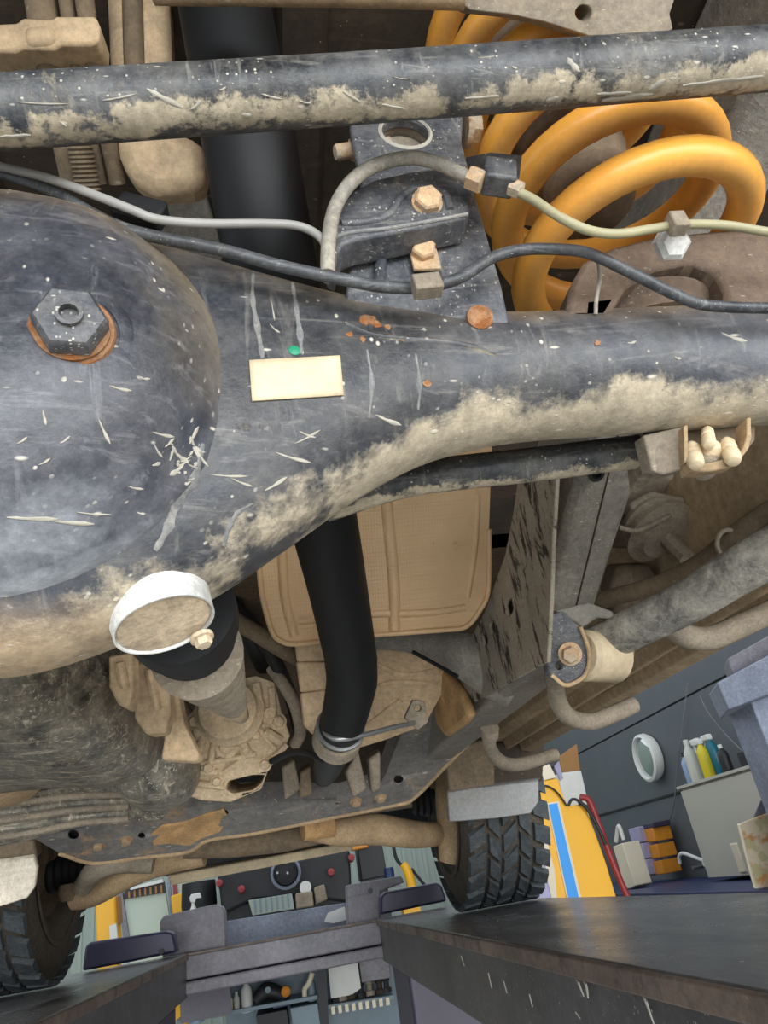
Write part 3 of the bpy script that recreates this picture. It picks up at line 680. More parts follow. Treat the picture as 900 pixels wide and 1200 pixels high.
for pts in (((425, 770), (470, 790), (515, 785)), ((415, 820), (455, 800), (500, 800)), ((400, 868), (430, 850), (470, 820))):
    ts.part('crease', MB().tube([WP(a, b, TP, TN) for a, b in pts], .007, 8), 'tanplate')
ls = Thing('shield_flap', 'stepped tan shield flap hanging left of the exhaust bend', 'heat shield', W(370, 800, 1.35))
for poly in (((345, 752), (384, 748), (386, 775), (348, 776)), ((347, 776), (386, 776), (390, 808), (352, 812)), ((352, 812), (391, 808), (388, 846), (368, 862), (356, 850))):
    ls.part('shield_step', MB().prism([W(a, b, 1.3) for a, b in poly], (0, .02+random.random()*.03, .01)), 'tanplate', bevel=.004)

# ------------------------------------------------------------------ body floor
fp = Thing('floor_pan', 'dark dirty underbody floor pan above the axle and rails', 'floor pan', V(0, 1.2, .5))
fp.part('rear_floor', MB().box(V(-.85, -.9, .74), V(.85, 1.04, .80)), 'darkbrown')
fp.part('step_panel', MB().prism([V(-.85, 1.0, .76), V(-.85, 1.14, .54), V(-.85, 1.2, .54), V(-.85, 1.08, .76)], (1.7, 0, 0)), 'darkbrown')
fp.part('front_floor', MB().box(V(-.85, 1.14, .54), V(.85, 3.6, .60)), 'brown')
fp.part('rear_valance', MB().box(V(-.85, -.95, .50), V(.85, -.88, .80)), 'darkbrown')
for x in (-.62, -.3, .05, .30, .60):
    fp.part('floor_rib', MB().box(V(x, -.8, .728), V(x+.05, .80, .745)), 'darkbrown', bevel=.006)
    if abs(x) > .2: fp.part('floor_rib', MB().box(V(x, 1.2, .528), V(x+.05, 2.6, .545)), 'brown', bevel=.006)
# wheel-house on the right, seen past the spring
fp.part('wheel_house', MB().prism([V(.60, -.3, .75), V(.60, .9, .75), V(.60, .88, .66), V(.60, .76, .66), V(.60, .4, .70), V(.60, -.3, .70)], (.22, 0, 0)), 'darkbrown')

# ------------------------------------------------------------------ chassis rail
def sect_path(pts, w, h, n=6):
    P = smooth_path([V(*p) for p in pts], n); rings = []
    for i, p in enumerate(P):
        d = (P[min(i+1, len(P)-1)]-P[max(i-1, 0)]).normalized()
        s_ = Vector((1, 0, 0)); s_ = (s_-d*s_.dot(d)).normalized(); u = d.cross(s_)
        if u.z < 0: u = -u
        c = .010
        rings.append([p-s_*(w/2-c), p+s_*(w/2-c), p+s_*w/2+u*c, p+s_*w/2+u*(h-c), p+s_*(w/2-c)+u*h, p-s_*(w/2-c)+u*h, p-s_*w/2+u*(h-c), p-s_*w/2+u*c])
    return MB().rings(rings)
cr = Thing('chassis_rail', 'grey mud-spotted chassis rail kicking up toward the rear axle', 'chassis rail', V(.42, 1.2, .26))
RP = [(.42, 3.2, .30), (.42, 2.2, .285), (.42, 1.6, .27), (.42, 1.2, .258), (.42, 1.06, .258), (.42, .95, .295), (.425, .82, .358), (.44, .66, .44), (.48, .50, .53), (.515, .34, .59), (.53, .0, .61), (.53, -.7, .61)]
cr.part('rail', sect_path(RP, .085, .14), 'rail', bevel=.003)
cr.part('rail_seam', MB().tube([V(.428, y, z-.0005) for x, y, z in RP[4:8]], .0013, 6), 'darkbrown')
def slot(px, py, w, h):
    c = WX(px, py, .360); return [c+Vector((0, a*w, b*h)) for a, b in ((-.5, -.35), (-.25, -.5), (.25, -.5), (.5, -.35), (.5, .35), (.25, .5), (-.25, .5), (-.5, .35))]
gp_ = [(612, 556), (657, 553), (652, 640), (650, 700), (646, 776), (600, 800), (560, 822), (544, 800), (552, 752), (572, 716), (596, 650), (606, 600)]
gm = MB().prism([WX(a, b, .360) for a, b in gp_], (-.006, 0, 0), [slot(601, 711, .035, .022), slot(581, 735, .03, .02), slot(572, 748, .03, .022)])
gus = cr.part('gusset_plate', gm, 'railspot', bevel=.0015, label='spotted gusset plate with three slots')
cr.part('rail_hole_rim', MB().lathe(WP(699, 556, V(.43, .72, .40), (0, -.46, -.88)), (0, -.46, -.88), [(.010, -.004), (.010, .002), (.006, .002), (.006, -.004)], 16), 'darkthing')
# bracket that holds the trailing arm
bk = [(640, 735), (668, 712), (700, 720), (712, 735), (690, 740), (686, 792), (664, 801), (646, 790)]
bkp = ((636, 722), (660, 716), (680, 734), (690, 764), (686, 790), (664, 803), (645, 790), (638, 760))
cr.part('arm_bracket', MB().prism([W(a, b, .985) for a, b in bkp], (-.004, .012, .002), [circ(W(656, 780, .985), right, up, .006, 10)]), 'bracket', bevel=.002)
cr.part('arm_bracket_lip', MB().tube([W(a, b, .982) for a, b in ((680, 734), (690, 764), (686, 790), (664, 803), (646, 791))], .003, 8), 'tan')
cr.part('arm_bracket', MB().prism([W(a, b, 1.045) for a, b in ((736, 752), (744, 762), (742, 776), (730, 790), (706, 796), (704, 790), (726, 782), (736, 770))], (.006, .02, 0)), 'tan', bevel=.002)
cr.part('bracket_web', MB().prism([W(a, b, 1.0) for a, b in ((650, 716), (690, 706), (718, 716), (724, 726), (700, 724), (684, 736))], (0, .03, .01)), 'rail', bevel=.003)
cr.inst('hex_bolt', hexmesh(.012, .014, 'boltrust'), W(668, 766, .978), toward((-.35, -.85, -.4), .2))
# crossmember plate in front
XP = V(0, 2.05, .245); XN = Vector((0, -.30, -.954))
xm = [(36, 980), (110, 966), (170, 958), (240, 943), (330, 940), (400, 941), (436, 930), (452, 908), (462, 880), (476, 848), (498, 812), (522, 790), (540, 800), (560, 840), (552, 868), (520, 900), (484, 936), (460, 944), (380, 960), (300, 976), (245, 984), (220, 998), (170, 1004), (110, 1011), (70, 1000)]
def xw(a, b): 
    # the right wing rises toward the rail
    return WP(a, b, XP, XN) if b > 930 or a < 400 else WP(a, b, V(.25, 1.95, .262), Vector((.1, -.42, -.90)).normalized())
def xhole(a, b, r): return circ(xw(a, b), right, up, r, 10)
XQ = V(0, 2.02, .25); XM = Vector((.02, -.40, -.916)).normalized()
xpoly = [WP(a, b, XQ, XM) for a, b in xm]
cm = MB().prism(xpoly, (0, .002, .005), [circ(WP(a, b, XQ, XM), right, up, r, 12) for a, b, r in ((86, 979, .0145), (166, 980, .010), (264, 953, .0085), (396, 941, .008), (467, 914, .0135), (195, 974, .0045), (209, 972, .0045))])
xsh = MB(); n_ = len(xpoly); vv = Vector((0, .02, .055))
xsh.add(xpoly+[p+vv for p in xpoly], [(i, (i+1) % n_, (i+1) % n_+n_, i+n_) for i in range(n_)]+[tuple(range(2*n_-1, n_-1, -1))])
xo = Thing('crossmember', 'dusty grey steel crossmember with bolt holes below the gearbox', 'crossmember', V(-.2, 2.05, .24))
xob = xo.part('plate', cm, 'cross')
xo.part('box_shell', xsh, 'cross', xob)
for a, b in ((417, 939), (446, 934), (115, 990), (148, 984)):
    q = WP(a, b, V(0, 2.02, .25), Vector((.02, -.40, -.916)).normalized())
    xo.inst('hex_bolt', hexmesh(.013, .012, 'tan'), q, toward(Vector((.02, -.40, -.916)), .3), xob)
xo.part('caked_mud', MB().prism([WP(a, b, XQ, XM)+XM*.003 for a, b in ((176, 978), (190, 967), (216, 963), (240, 954), (262, 948), (268, 958), (258, 974), (236, 982), (222, 990), (196, 988), (180, 990))], -XM*.006), 'mudlump', xob, .002, label='patch of orange caked mud')
xo.part('edge_flange', MB().tube([WP(a, b, V(0, 2.02, .25), Vector((.02, -.40, -.916)).normalized()) for a, b in ((70, 1000), (110, 1011), (170, 1004), (220, 998), (245, 984), (300, 976), (380, 960), (460, 944), (484, 936), (520, 900), (552, 868))], .006, 8), 'tan', xob)
cr.part('caked_mud', MB().prism([WX(a, b, .36) for a, b in ((512, 796), (530, 784), (548, 806), (560, 838), (552, 848), (532, 862), (522, 850))], (-.02, .0, .0)), 'mudlump', bevel=.008, label='lump of caked orange mud')
# curved tubular brace
br = Thing('frame_brace', 'curved grey pressed brace joining the rail below the heat shield', 'brace', W(520, 760, 1.25))
brm = MB().tube([W(415, 748, 1.40), W(470, 750, 1.38), W(512, 755, 1.34), (W(545, 768, 1.30)), W(580, 790, 1.28), W(606, 806, 1.27)], [.018, .022, .03, .042, .046, .04], 16)
br.part('brace', brm, 'rail')
br.part('brace_slot', MB().tube([W(484, 764, 1.31), W(510, 778, 1.275), W(536, 793, 1.24)], .004, 6), 'darkthing')

# ------------------------------------------------------------------ trailing arm
ta = Thing('trailing_arm', 'mud-caked trailing arm tube angling up to the right edge', 'arm', W(700, 755, 1.03))
arm_mb = MB().tube([W(690, 762, 1.05), W(730, 742, 1.0), W(800, 708, .93), W(860, 672, .87), W(930, 632, .82), W(1010, 585, .76)], [.029, .028, .028, .028, .029, .029], 22)
arm_o = ta.part('tube', arm_mb, 'arm', smooth=60)
ta.part('bush_eye', MB().lathe(W(684, 768, 1.0), W(740, 772, 1.04)-W(684, 768, 1.0), [(0, -.004), (.030, -.004), (.036, .002), (.036, .058), (.031, .064), (0, .064)], 26, False), 'tanpale')
pc_ = Thing('parking_brake_cable', 'brown sheathed cable running above the trailing arm', 'cable', W(760, 690, 1.1))
pc_.part('sheath', MB().tube([W(700, 705, 1.15), W(725, 698, 1.12), W(770, 685, 1.08), W(820, 660, 1.03), W(870, 620, .98), W(930, 580, .94)], .0135, 14), 'brown')
pc_.part('ring_hanger', MB().tube([W(853+13*math.cos(a), 637+16*math.sin(a), .98) for a in [i*2*math.pi/14 for i in range(15)]], .0035, 8, 2), 'mount')
wc = line('body_wire', 'thin dark wire along the floor above the trailing arm', 'wire', [(800, 668, .98), (840, 640, .95), (880, 608, .92), (940, 575, .9)], .003, 'rubber')

# ------------------------------------------------------------------ body mount between rail and sill
bm_ = Thing('body_mount', 'muddy body mount with stacked rubber discs beside the rail', 'mount', W(765, 650, 1.15))
bmx = Vector((.15, -.45, -1)).normalized()
c = W(770, 620, 1.15)
bm_.part('lower_cushion', MB().lathe(c, bmx, [(0, -.03), (.045, -.03), (.05, -.018), (.045, -.008), (.058, 0), (.060, .010), (.045, .016), (.040, .024), (.02, .028), (0, .028)], 30, False), 'mount')
bm_.part('mount_bolt', MB().lathe(c+bmx*.026, bmx, [(0, 0), (.013, 0), (.013, .05), (0, .05)], 8, False), 'mount')
bm_.part('upper_cushion', MB().lathe(W(755, 566, 1.18), bmx, [(0, -.05), (.05, -.05), (.055, -.02), (.045, -.012), (.048, .01), (.03, .018), (0, .018)], 28, False), 'mount')
bm_.part('mount_bracket', MB().prism([W(a, b, 1.2) for a, b in ((722, 575), (800, 565), (812, 588), (798, 605), (790, 640), (730, 640))], (0, .05, .02)), 'brown', bevel=.006)
bm_.part('bracket_foot', MB().prism([W(a, b, 1.14) for a, b in ((738, 590), (765, 575), (806, 583), (804, 598), (772, 604), (742, 602))], (0, .03, .01)), 'mount', bevel=.006)
bm_.part('cable_loop', MB().tube([W(726, 618, 1.1), W(745, 622, 1.1), W(770, 612, 1.1), W(785, 604, 1.1)], .004, 8), 'mount')
bm_.part('side_gusset', MB().prism([W(a, b, 1.22) for a, b in ((716, 690), (724, 662), (762, 660), (780, 690), (774, 716), (720, 722))], (0, .04, .02)), 'brown', bevel=.006)

# ------------------------------------------------------------------ body sill and hook brackets
si = Thing('body_sill', 'long tan-brown body sill running forward on the right', 'sill', V(.7, 1.6, .29))
prof = [(.665, .49), (.67, .345), (.685, .33), (.715, .328), (.72, .302), (.735, .302), (.74, .322), (.765, .318), (.77, .292), (.80, .282), (.815, .30), (.82, .50), (.665, .52)]
rings = [[V(x, y, z+.027*(y-1.03)) for x, z in prof] for y in (.45, 1.0, 1.6, 2.1, 2.42)]
sio = si.part('sill', MB().rings(rings), 'sill', bevel=.003)
for y in (1.15, 1.55, 1.95, 2.3):
    z = .33+.027*(y-1.03)
    si.part('sill_slot', MB().obox(V(.75, y, z-.014), (1,0,0), (0,1,.027), (0,-.027,1), .022, .16, .012), 'darkbrown', sio, .003)
hooks = [('J-shaped grey hook bracket under the sill beside the trailing arm eye', [(652, 792, 1.12), (652, 815, 1.14), (664, 838, 1.17), (690, 846, 1.2), (715, 838, 1.22), (742, 826, 1.25)], .0145),
         ('brown hook bracket under the sill nearest the front tyre', [(574, 858, 1.5), (574, 876, 1.52), (586, 892, 1.56), (608, 896, 1.62), (650, 884, 1.7)], .015),
         ('grey hook bracket under the sill nearest the right edge', [(784, 728, 1.0), (800, 744, 1.02), (830, 748, 1.04), (862, 736, 1.05), (905, 716, 1.07), (940, 700, 1.08)], .0175)]
for lab, pts, r in hooks:
    t = Thing('hook_bracket', lab, 'bracket', W(*pts[2]), 'hook brackets under the sill')
    t.part('hook', MB().tube([W(*p) for p in pts], r, 14), 'mount', smooth=60)
    t.part('end_tab', MB().lathe(W(*pts[0]), W(*pts[0])-W(*pts[1]), [(0, -.01), (r*1.3, -.01), (r*1.3, .012), (0, .012)], 10, False), 'mount')

# ------------------------------------------------------------------ fuel tank on the left
def superell(c, hx, hy, hz, e1=3.2, e2=3.2, nu=40, nv=22, dz=None):
    pw = lambda a, e: math.copysign(abs(a)**(2/e), a); rings = []
    for j in range(nv+1):
        f = -math.pi/2+math.pi*j/nv; cf, sf = pw(math.cos(f), e1), pw(math.sin(f), e1)
        r = []
        for i in range(nu):
            a = 2*math.pi*i/nu; p = Vector((hx*cf*pw(math.cos(a), e2), hy*cf*pw(math.sin(a), e2), hz*sf))
            if dz: p = dz(p)
            r.append(Vector(c)+p)
        rings.append(r)
    return MB().rings(rings, False)
ft = Thing('fuel_tank', 'scuffed black plastic fuel tank caked with dust on the left', 'tank', V(-.46, 1.1, .20))
def tw(p): return Vector((p.x+(.05*(p.y/.5)-.03)*(1 if p.x > 0 else 0)*(p.x/.29), p.y, p.z+.03*math.cos(p.x*9)*(1 if p.z < 0 else 0)))
tank = superell(V(-.47, 1.06, .33), .29, .52, .125, 3.0, 2.6, 48, 24, tw)
fto = ft.part('shell', tank, 'tank', smooth=70)
TB = tank.bvh()
for rr in (75, 92, 108):
    pts = [(10+rr*1.15*math.cos(a), 752+rr*.9*math.sin(a)) for a in [0.35+i*.13 for i in range(10)]]
    ft.part('moulded_ring', ribbon(TB, pts, [3, 4, 3], .004, 3), 'tank', fto)
lobe = superell(V(-.235, 1.46, .268), .075, .14, .075, 2.4, 2.4, 28, 16)
ft.part('end_lobe', lobe, 'tank', fto, smooth=70)
lobe2 = superell(W(-10, 915, 1.30), .085, .10, .045, 2.3, 2.3, 28, 16)
ft.part('tan_dome', lobe2, 'tan', fto, smooth=70)
sk = Thing('tank_guard', 'ridged dusty guard plate at the foot of the fuel tank', 'guard', V(-.55, 1.7, .2))
gpl = V(-.5, 1.62, .195); gn_ = Vector((.06, -.42, -.9)).normalized()
sk.part('plate', MB().prism([WP(a, b, gpl, gn_) for a, b in ((-60, 945), (0, 938), (90, 920), (180, 925), (205, 945), (190, 962), (110, 964), (40, 984), (-60, 1005))], (0, .02, .02)), 'tank', bevel=.004)
for dy in (0, 9, 18, 27, 36):
    sk.part('ridge', MB().tube([WP(a, b, gpl, gn_) for a, b in ((-60, 950+dy), (20, 940+dy*1.05), (90, 932+dy*.9), (150, 930+dy*.8))], .0075, 8), 'tank' if dy % 2 else 'mount')

# tan hanging shields between tank and driveshaft
hg = [('first tan shield plate hanging beside the black fuel tank', ((126, 768), (154, 764), (155, 810), (150, 830), (138, 826), (127, 805)), .92),
      ('broad middle tan shield plate between fuel tank and driveshaft', ((154, 776), (196, 776), (199, 835), (192, 858), (170, 860), (157, 842)), .98),
      ('lowest flared tan shield plate beside the gearbox casting', ((192, 812), (208, 810), (216, 850), (234, 886), (228, 892), (188, 890), (194, 850)), 1.1)]
for lab, poly, t_ in hg:
    t = Thing('shield_plate', lab, 'shield', W(*poly[-1], t_), 'hanging tan shield plates')
    t.part('plate', MB().prism([W(a, b, t_) for a, b in poly], (.005, .03, .0)), 'tanplate', bevel=.004)
    t.part('plate_rib', MB().tube([W((poly[0][0]+poly[1][0])/2, poly[0][1]+8, t_-.003), W((poly[2][0]+poly[-2][0])/2, poly[2][1]-4, t_-.003)], .006, 8), 'tanplate')

# ------------------------------------------------------------------ driveshaft and gearbox
ds = Thing('driveshaft', 'ribbed tan driveshaft boot tapering forward below the axle', 'driveshaft', W(250, 790, .7))
a0, a1, a2 = W(212, 722, .52), W(234, 770, .62), W(273, 826, .98)
ds.part('pinion_flange', MB().lathe(a0, a1-a0, [(0, -.02), (.041, -.02), (.041, .016), (.036, .024), (.036, .05), (.033, .06), (0, .06)], 30, False), 'rubber')
prof2 = []; L = (a2-a1).length
for i in range(45):
    q = i/44; r = .036+(.017-.036)*q; prof2.append((r+(.0030, .0012, -.0030, .0012)[i % 4], L*q))
ds.part('ribbed_boot', MB().lathe(a1-(a2-a1).normalized()*.02, a2-a1, prof2, 28), 'mount', smooth=20)
ds.part('shaft', MB().tube([a2, W(282, 838, 1.35)], .016, 16, smooth=False), 'cast')
gb = Thing('transfer_case', 'mud-covered cast transfer case with ribs and bolts', 'gearbox', W(270, 920, 1.5))
GT = 1.42
go = [(204, 908), (210, 872), (222, 838), (240, 815), (262, 800), (300, 792), (322, 800), (330, 835), (340, 862), (330, 885), (314, 902), (306, 925), (270, 940), (236, 938), (212, 930)]
gob = gb.part('casing', MB().prism([W(a, b, GT) for a, b in go], (0, .30, .06), [[W(a, b, GT) for a, b in ((264, 924), (268, 915), (296, 908), (310, 908), (306, 918), (296, 926), (272, 930))]]), 'cast', bevel=.01)
gb.part('output_housing', MB().lathe(W(268, 832, GT-.03), (W(268, 832, GT)-W(282, 838, 1.6)), [(0, -.06), (.07, -.06), (.068, -.01), (.058, .0), (.055, .02), (.035, .022), (0, .02)], 28, False), 'cast', gob)
for (a, b, c_, d_, w) in ((240, 856, 228, 900, .016), (252, 862, 246, 900, .012), (282, 866, 292, 884, .015), (230, 896, 300, 884, .010), (262, 905, 292, 884, .010), (312, 858, 328, 868, .02), (300, 800, 305, 840, .018), (318, 806, 322, 850, .014), (215, 905, 255, 905, .012), (230, 918, 262, 922, .012), (300, 850, 322, 878, .01), (256, 846, 296, 838, .014), (310, 900, 336, 872, .012)):
    gb.part('rib', MB().tube([W(a, b, GT-.004), W((a+c_)/2, (b+d_)/2, GT-.008), W(c_, d_, GT-.004)], w*.55, 8), 'cast', gob)
for (a, b, r) in ((266, 874, .017), (244, 900, .010), (254, 916, .009), (300, 862, .009), (288, 880, .008), (310, 896, .010), (240, 860, .011), (228, 846, .012), (232, 858, .011), (326, 846, .012), (290, 826, .013), (316, 836, .014), (222, 884, .01)):
    gb.inst('casting_bolt', hexmesh(r, .014, 'cast', 1.4), W(a, b, GT-.005), toward((.05, -1, -.2), a*.1), gob)
# clutter of hoses around the gearbox
hoses = [('black breather hose running above the gearbox casting', 'rubber', [(260, 705, 1.3), (285, 722, 1.32), (305, 745, 1.35), (330, 790, 1.4), (345, 830, 1.45), (352, 865, 1.5)], .014),
         ('brown wiring loom crossing behind the ribbed boot', 'brown', [(262, 720, 1.25), (300, 742, 1.3), (326, 758, 1.3), (344, 768, 1.35), (356, 775, 1.4)], .016),
         ('muddy hose looping down right of the gearbox casting', 'mount', [(318, 782, 1.4), (334, 805, 1.38), (346, 828, 1.38), (352, 858, 1.4), (346, 872, 1.42)], .012),
         ('thin black cable from the gearbox to the exhaust clamp', 'rubber', [(318, 892, 1.35), (340, 882, 1.3), (360, 882, 1.24), (378, 890, 1.2)], .006),
         ('dark pipe below the tan heat shield edge', 'darkthing', [(245, 690, 1.35), (280, 720, 1.4), (300, 760, 1.45), (310, 780, 1.5)], .02)]
for lab, m, pts, r in hoses:
    t = Thing('underbody_hose', lab, 'hose', W(*pts[0])); t.part('sheath', MB().tube([W(*p) for p in pts], r, 10), m)
en = Thing('engine_sump', 'dark engine sump and brackets behind the exhaust clamp', 'engine', W(360, 930, 1.9))
en.part('sump', MB().prism([W(a, b, 2.3) for a, b in ((300, 700), (420, 700), (470, 860), (450, 935), (330, 945), (300, 900))], (0, .4, .05)), 'darkbrown', bevel=.02)
for poly in (((330, 900), (345, 890), (352, 925), (334, 938)), ((352, 905), (364, 898), (366, 932), (350, 936)), ((405, 905), (420, 880), (430, 925), (414, 935)), ((432, 890), (446, 880), (446, 925), (436, 930))):
    en.part('bracket', MB().prism([W(a, b, 1.7) for a, b in poly], (0, .06, .02)), random.choice(('brown', 'rail', 'mount')), bevel=.006)
# pipes and clamp at the top left, behind the panhard rod
vp = Thing('tan_pipe_clamp', 'tan plastic clamp holding vertical pipes at the top left corner', 'clamp', W(65, 55, .58))
vp.part('clamp', MB().prism([W(a, b, .575) for a, b in ((-20, 28), (20, 26), (26, 20), (60, 22), (66, 18), (112, 18), (117, 30), (116, 48), (106, 52), (72, 52), (64, 57), (26, 56), (18, 60), (-20, 60))], (0, .035, .02)), 'tanplate', bevel=.005)
vp.part('clamp_step', MB().prism([W(a, b, .571) for a, b in ((26, 28), (63, 26), (66, 50), (28, 52))], (0, .02, .01)), 'tanplate', bevel=.006)
for k, (x0, x1, r, lab) in enumerate(((50, 62, .0125, 'thickest brown vertical pipe through the tan clamp'), (80, 92, .006, 'thin brown vertical pipe in the middle of the tan clamp'), (102, 112, .0078, 'right-hand brown vertical pipe through the tan clamp'))):
    t = Thing('vertical_pipe', lab, 'pipe', W(x1, 80, .60), 'pipes through the tan clamp')
    t.part('pipe', MB().tube([W(x0-12, -60, .585), W(x0, 20, .595), W(x1, 90, .61), W(x1+26, 215, .66)], r, 14), 'brown')
    if k == 1:
        p0, p1 = W(92, 165, .62), W(104, 225, .64); n_ = 22
        t.part('ribbed_sleeve', MB().lathe(p0, p1-p0, [(.0095+(.002 if i % 2 else 0), (p1-p0).length*i/n_) for i in range(n_+1)], 16), 'brown', smooth=30)
tk = Thing('resonator', 'brown dusty silencer box behind the panhard rod', 'silencer', W(170, 150, .9))
tk.part('box', MB().prism([W(a, b, .63) for a, b in ((122, -40), (196, -40), (200, 60), (202, 150), (240, 165), (242, 222), (180, 226), (150, 210), (138, 180), (128, 100))], (0, .04, .03)), 'tanplate', bevel=.012)
tk.part('rib', MB().tube([W(155, -20, .628), W(157, 60, .628), W(160, 130, .628)], .009, 10), 'brown')
gy = Thing('grey_floor_plate', 'plain grey-brown plate beside the upper exhaust pipe', 'plate', W(220, 260, .78))
gy.part('plate', MB().prism([W(a, b, .80) for a, b in ((165, 232), (240, 226), (262, 300), (250, 330), (180, 330))], (0, .02, .03)), 'rail', bevel=.004)
# rear frame piece at the very top
rf = Thing('rear_frame_bracket', 'pale dusty frame bracket with a hole along the top edge', 'bracket', W(660, 20, .50))
rf.part('plate', MB().prism([W(a, b, .50) for a, b in ((535, -60), (537, 2), (552, 12), (600, 17), (640, 26), (690, 42), (740, 42), (778, 40), (789, 34), (785, 16), (792, -4), (800, -60))], (0, .012, .02), [circ(W(684, 15, .50), right, up, .0058, 16)]), 'mount', bevel=.001)
rf.part('bar', MB().tube([W(180, -10, .50), W(380, -8, .50), W(545, -4, .50)], .0085, 10), 'tan')

# ------------------------------------------------------------------ front suspension and tyres
def tyre(name, label, cx, cy, sgn):
    R, HW = .42, .135
    c = V(cx, cy, RUN+R)
    t = Thing(name, label, 'tyre', c-Vector((0, 0, R)), 'front tyres on the runways')
    prof = [(.215, -HW*.70), (.225, -HW*.86), (.26, -HW*1.0), (.32, -HW*1.06), (.37, -HW*1.0), (.397, -HW*.88), (.403, -HW*.6), (.404, 0), (.403, HW*.6), (.397, HW*.88), (.37, HW*1.0), (.32, HW*1.06), (.26, HW), (.225, HW*.86), (.215, HW*.7)]
    ca = t.part('carcass', MB().lathe(c, (1, 0, 0), prof, 72, False), 'tyreside', smooth=50)
    t.part('bead_ring', MB().lathe(c, (1, 0, 0), [(.285, -HW*1.05*sgn), (.292, -HW*1.10*sgn), (.305, -HW*1.08*sgn)], 60, False), 'tyreside', ca)
    t.part('wheel_rim', MB().lathe(c, (1, 0, 0), [(.218, -HW*.72*sgn), (.205, -HW*.6*sgn), (.19, -HW*.2*sgn), (.16, HW*.3*sgn), (0, HW*.35*sgn)], 48, False), 'hub')
    hb_ = t.part('hub', MB().lathe(c, (sgn, 0, 0), [(0, -HW*1.3), (.045, -HW*1.3), (.06, -HW*1.0), (.09, -HW*.8), (.13, -HW*.75), (.145, -HW*.5), (.145, .02), (0, .02)], 30, False), 'hub')
    t.part('caliper', MB().obox(c+Vector((-.09*sgn, -.10, .02)), (1,0,0), (0,1,.3), (0,-.3,1), .08, .09, .14), 'hub', hb_, .012)
    # tread blocks
    def block(x0, x1, da, sk, h=.0165):
        vs_ = []
        for rr, k in ((.400, 1.0), (.400+h, .86)):
            xm_, hw = (x0+x1)/2, (x1-x0)/2*k
            for sx, sa in ((-1, -1), (1, -1), (1, 1), (-1, 1)):
                a = sa*da*k+sx*sk
                vs_.append(Vector((xm_+sx*hw, -math.sin(a)*rr, -math.cos(a)*rr)))
        m = MB().add(vs_, [(0, 1, 2, 3), (7, 6, 5, 4), (0, 4, 5, 1), (1, 5, 6, 2), (2, 6, 7, 3), (3, 7, 4, 0)])
        me = m.mesh('tread_block', smooth=0); me.materials.append(MAT['tyre']); return me
    N = 30; st_ = 2*math.pi/N
    kinds = [(block(-.142, -.082, st_*.36, .035), 0), (block(-.074, -.032, st_*.40, -.05), .5), (block(-.026, .026, st_*.36, .05), .1), (block(.032, .074, st_*.40, -.05), .6), (block(.082, .142, st_*.36, -.035), .25)]
    shoulder = [(block(-.150, -.128, st_*.34, .0, .004), 0)]
    for me, ph in kinds:
        for i in range(N):
            t.inst('tread_block', me, c, Matrix.Rotation((i+ph)*st_, 4, 'X'), ca)
    return t
TY = 2.85
tr = tyre('off_road_tyre', 'chunky off-road tyre on the right runway behind the grey flap', .712, TY, 1)
tl = tyre('off_road_tyre', 'chunky off-road tyre at the lower left corner showing its inner sidewall', -.925, TY, -1)

fs = Thing('lower_control_arm', 'tan muddy control arm reaching the right front wheel', 'suspension arm', V(.4, 2.75, .1))
fs.part('arm', MB().tube([WY(360, 974, 2.6), WY(400, 975, 2.6), WY(440, 972, 2.62), WY(490, 978, 2.7), WY(528, 976, 2.8)], [.03, .045, .05, .045, .035], 14), 'tan')
fs.part('bush', MB().lathe(WY(372, 968, 2.55), (1, .2, 0), [(0, -.05), (.04, -.05), (.04, .05), (0, .05)], 18, False), 'mudlump')
fs.part('knuckle', MB().tube([WY(522, 905, 2.78), WY(526, 940, 2.76), WY(530, 980, 2.76), WY(527, 1010, 2.78)], [.04, .05, .055, .04], 12), 'tan')
fs2 = Thing('lower_control_arm', 'tan muddy control arm reaching the left front wheel', 'suspension arm', V(-.5, 2.75, .1))
fs2.part('arm', MB().tube([WY(240, 1000, 2.7), WY(190, 1006, 2.72), WY(150, 1022, 2.75), (WY(110, 1045, 2.8)), WY(86, 1052, 2.82)], [.04, .055, .05, .045, .04], 14), 'tan')
fs2.part('arm_leg', MB().tube([WY(180, 1012, 2.6), WY(140, 1010, 2.6), WY(112, 1020, 2.62), WY(96, 1040, 2.7)], [.03, .035, .035, .03], 12), 'mount')
fs2.part('ball_joint', MB().lathe(WY(82, 1048, 2.8), (0, 0, -1), [(0, -.03), (.035, -.03), (.04, 0), (.03, .02), (0, .025)], 18, False), 'hub')
for lab, a, b, y, sx in (('black ribbed axle boot beside the right front wheel', 503, 938, 2.85, 1), ('black ribbed axle boot beside the left front wheel', 84, 1018, 2.85, -1)):
    p = WY(a, b, y)
    t = Thing('axle_boot', lab, 'boot', p, 'front axle boots')
    t.part('boot', MB().lathe(p-Vector((.07*sx, 0, 0)), (sx, 0, 0), [(.035+.03*i/12+(.008 if i % 2 else 0), .14*i/12) for i in range(13)], 26), 'rubber', smooth=30)
    t.part('half_shaft', MB().lathe(p, (sx, 0, 0), [(.016, -.3), (.016, .2)], 14), 'mount')
fd = Thing('front_differential', 'brown muddy front differential and steering rack seen under the crossmember', 'differential', V(-.2, 2.9, .15))
fd.part('belly', MB().prism([WY(a, b, 2.75) for a, b in ((210, 985), (300, 972), (400, 958), (412, 966), (404, 976), (300, 992), (240, 1004), (205, 1004))], (0, .3, .03)), 'brown', bevel=.02)
fd.part('nose', MB().tube([WY(215, 995, 2.6), WY(270, 988, 2.6), WY(330, 982, 2.62), WY(390, 975, 2.65)], [.03, .045, .045, .03], 14), 'brown')
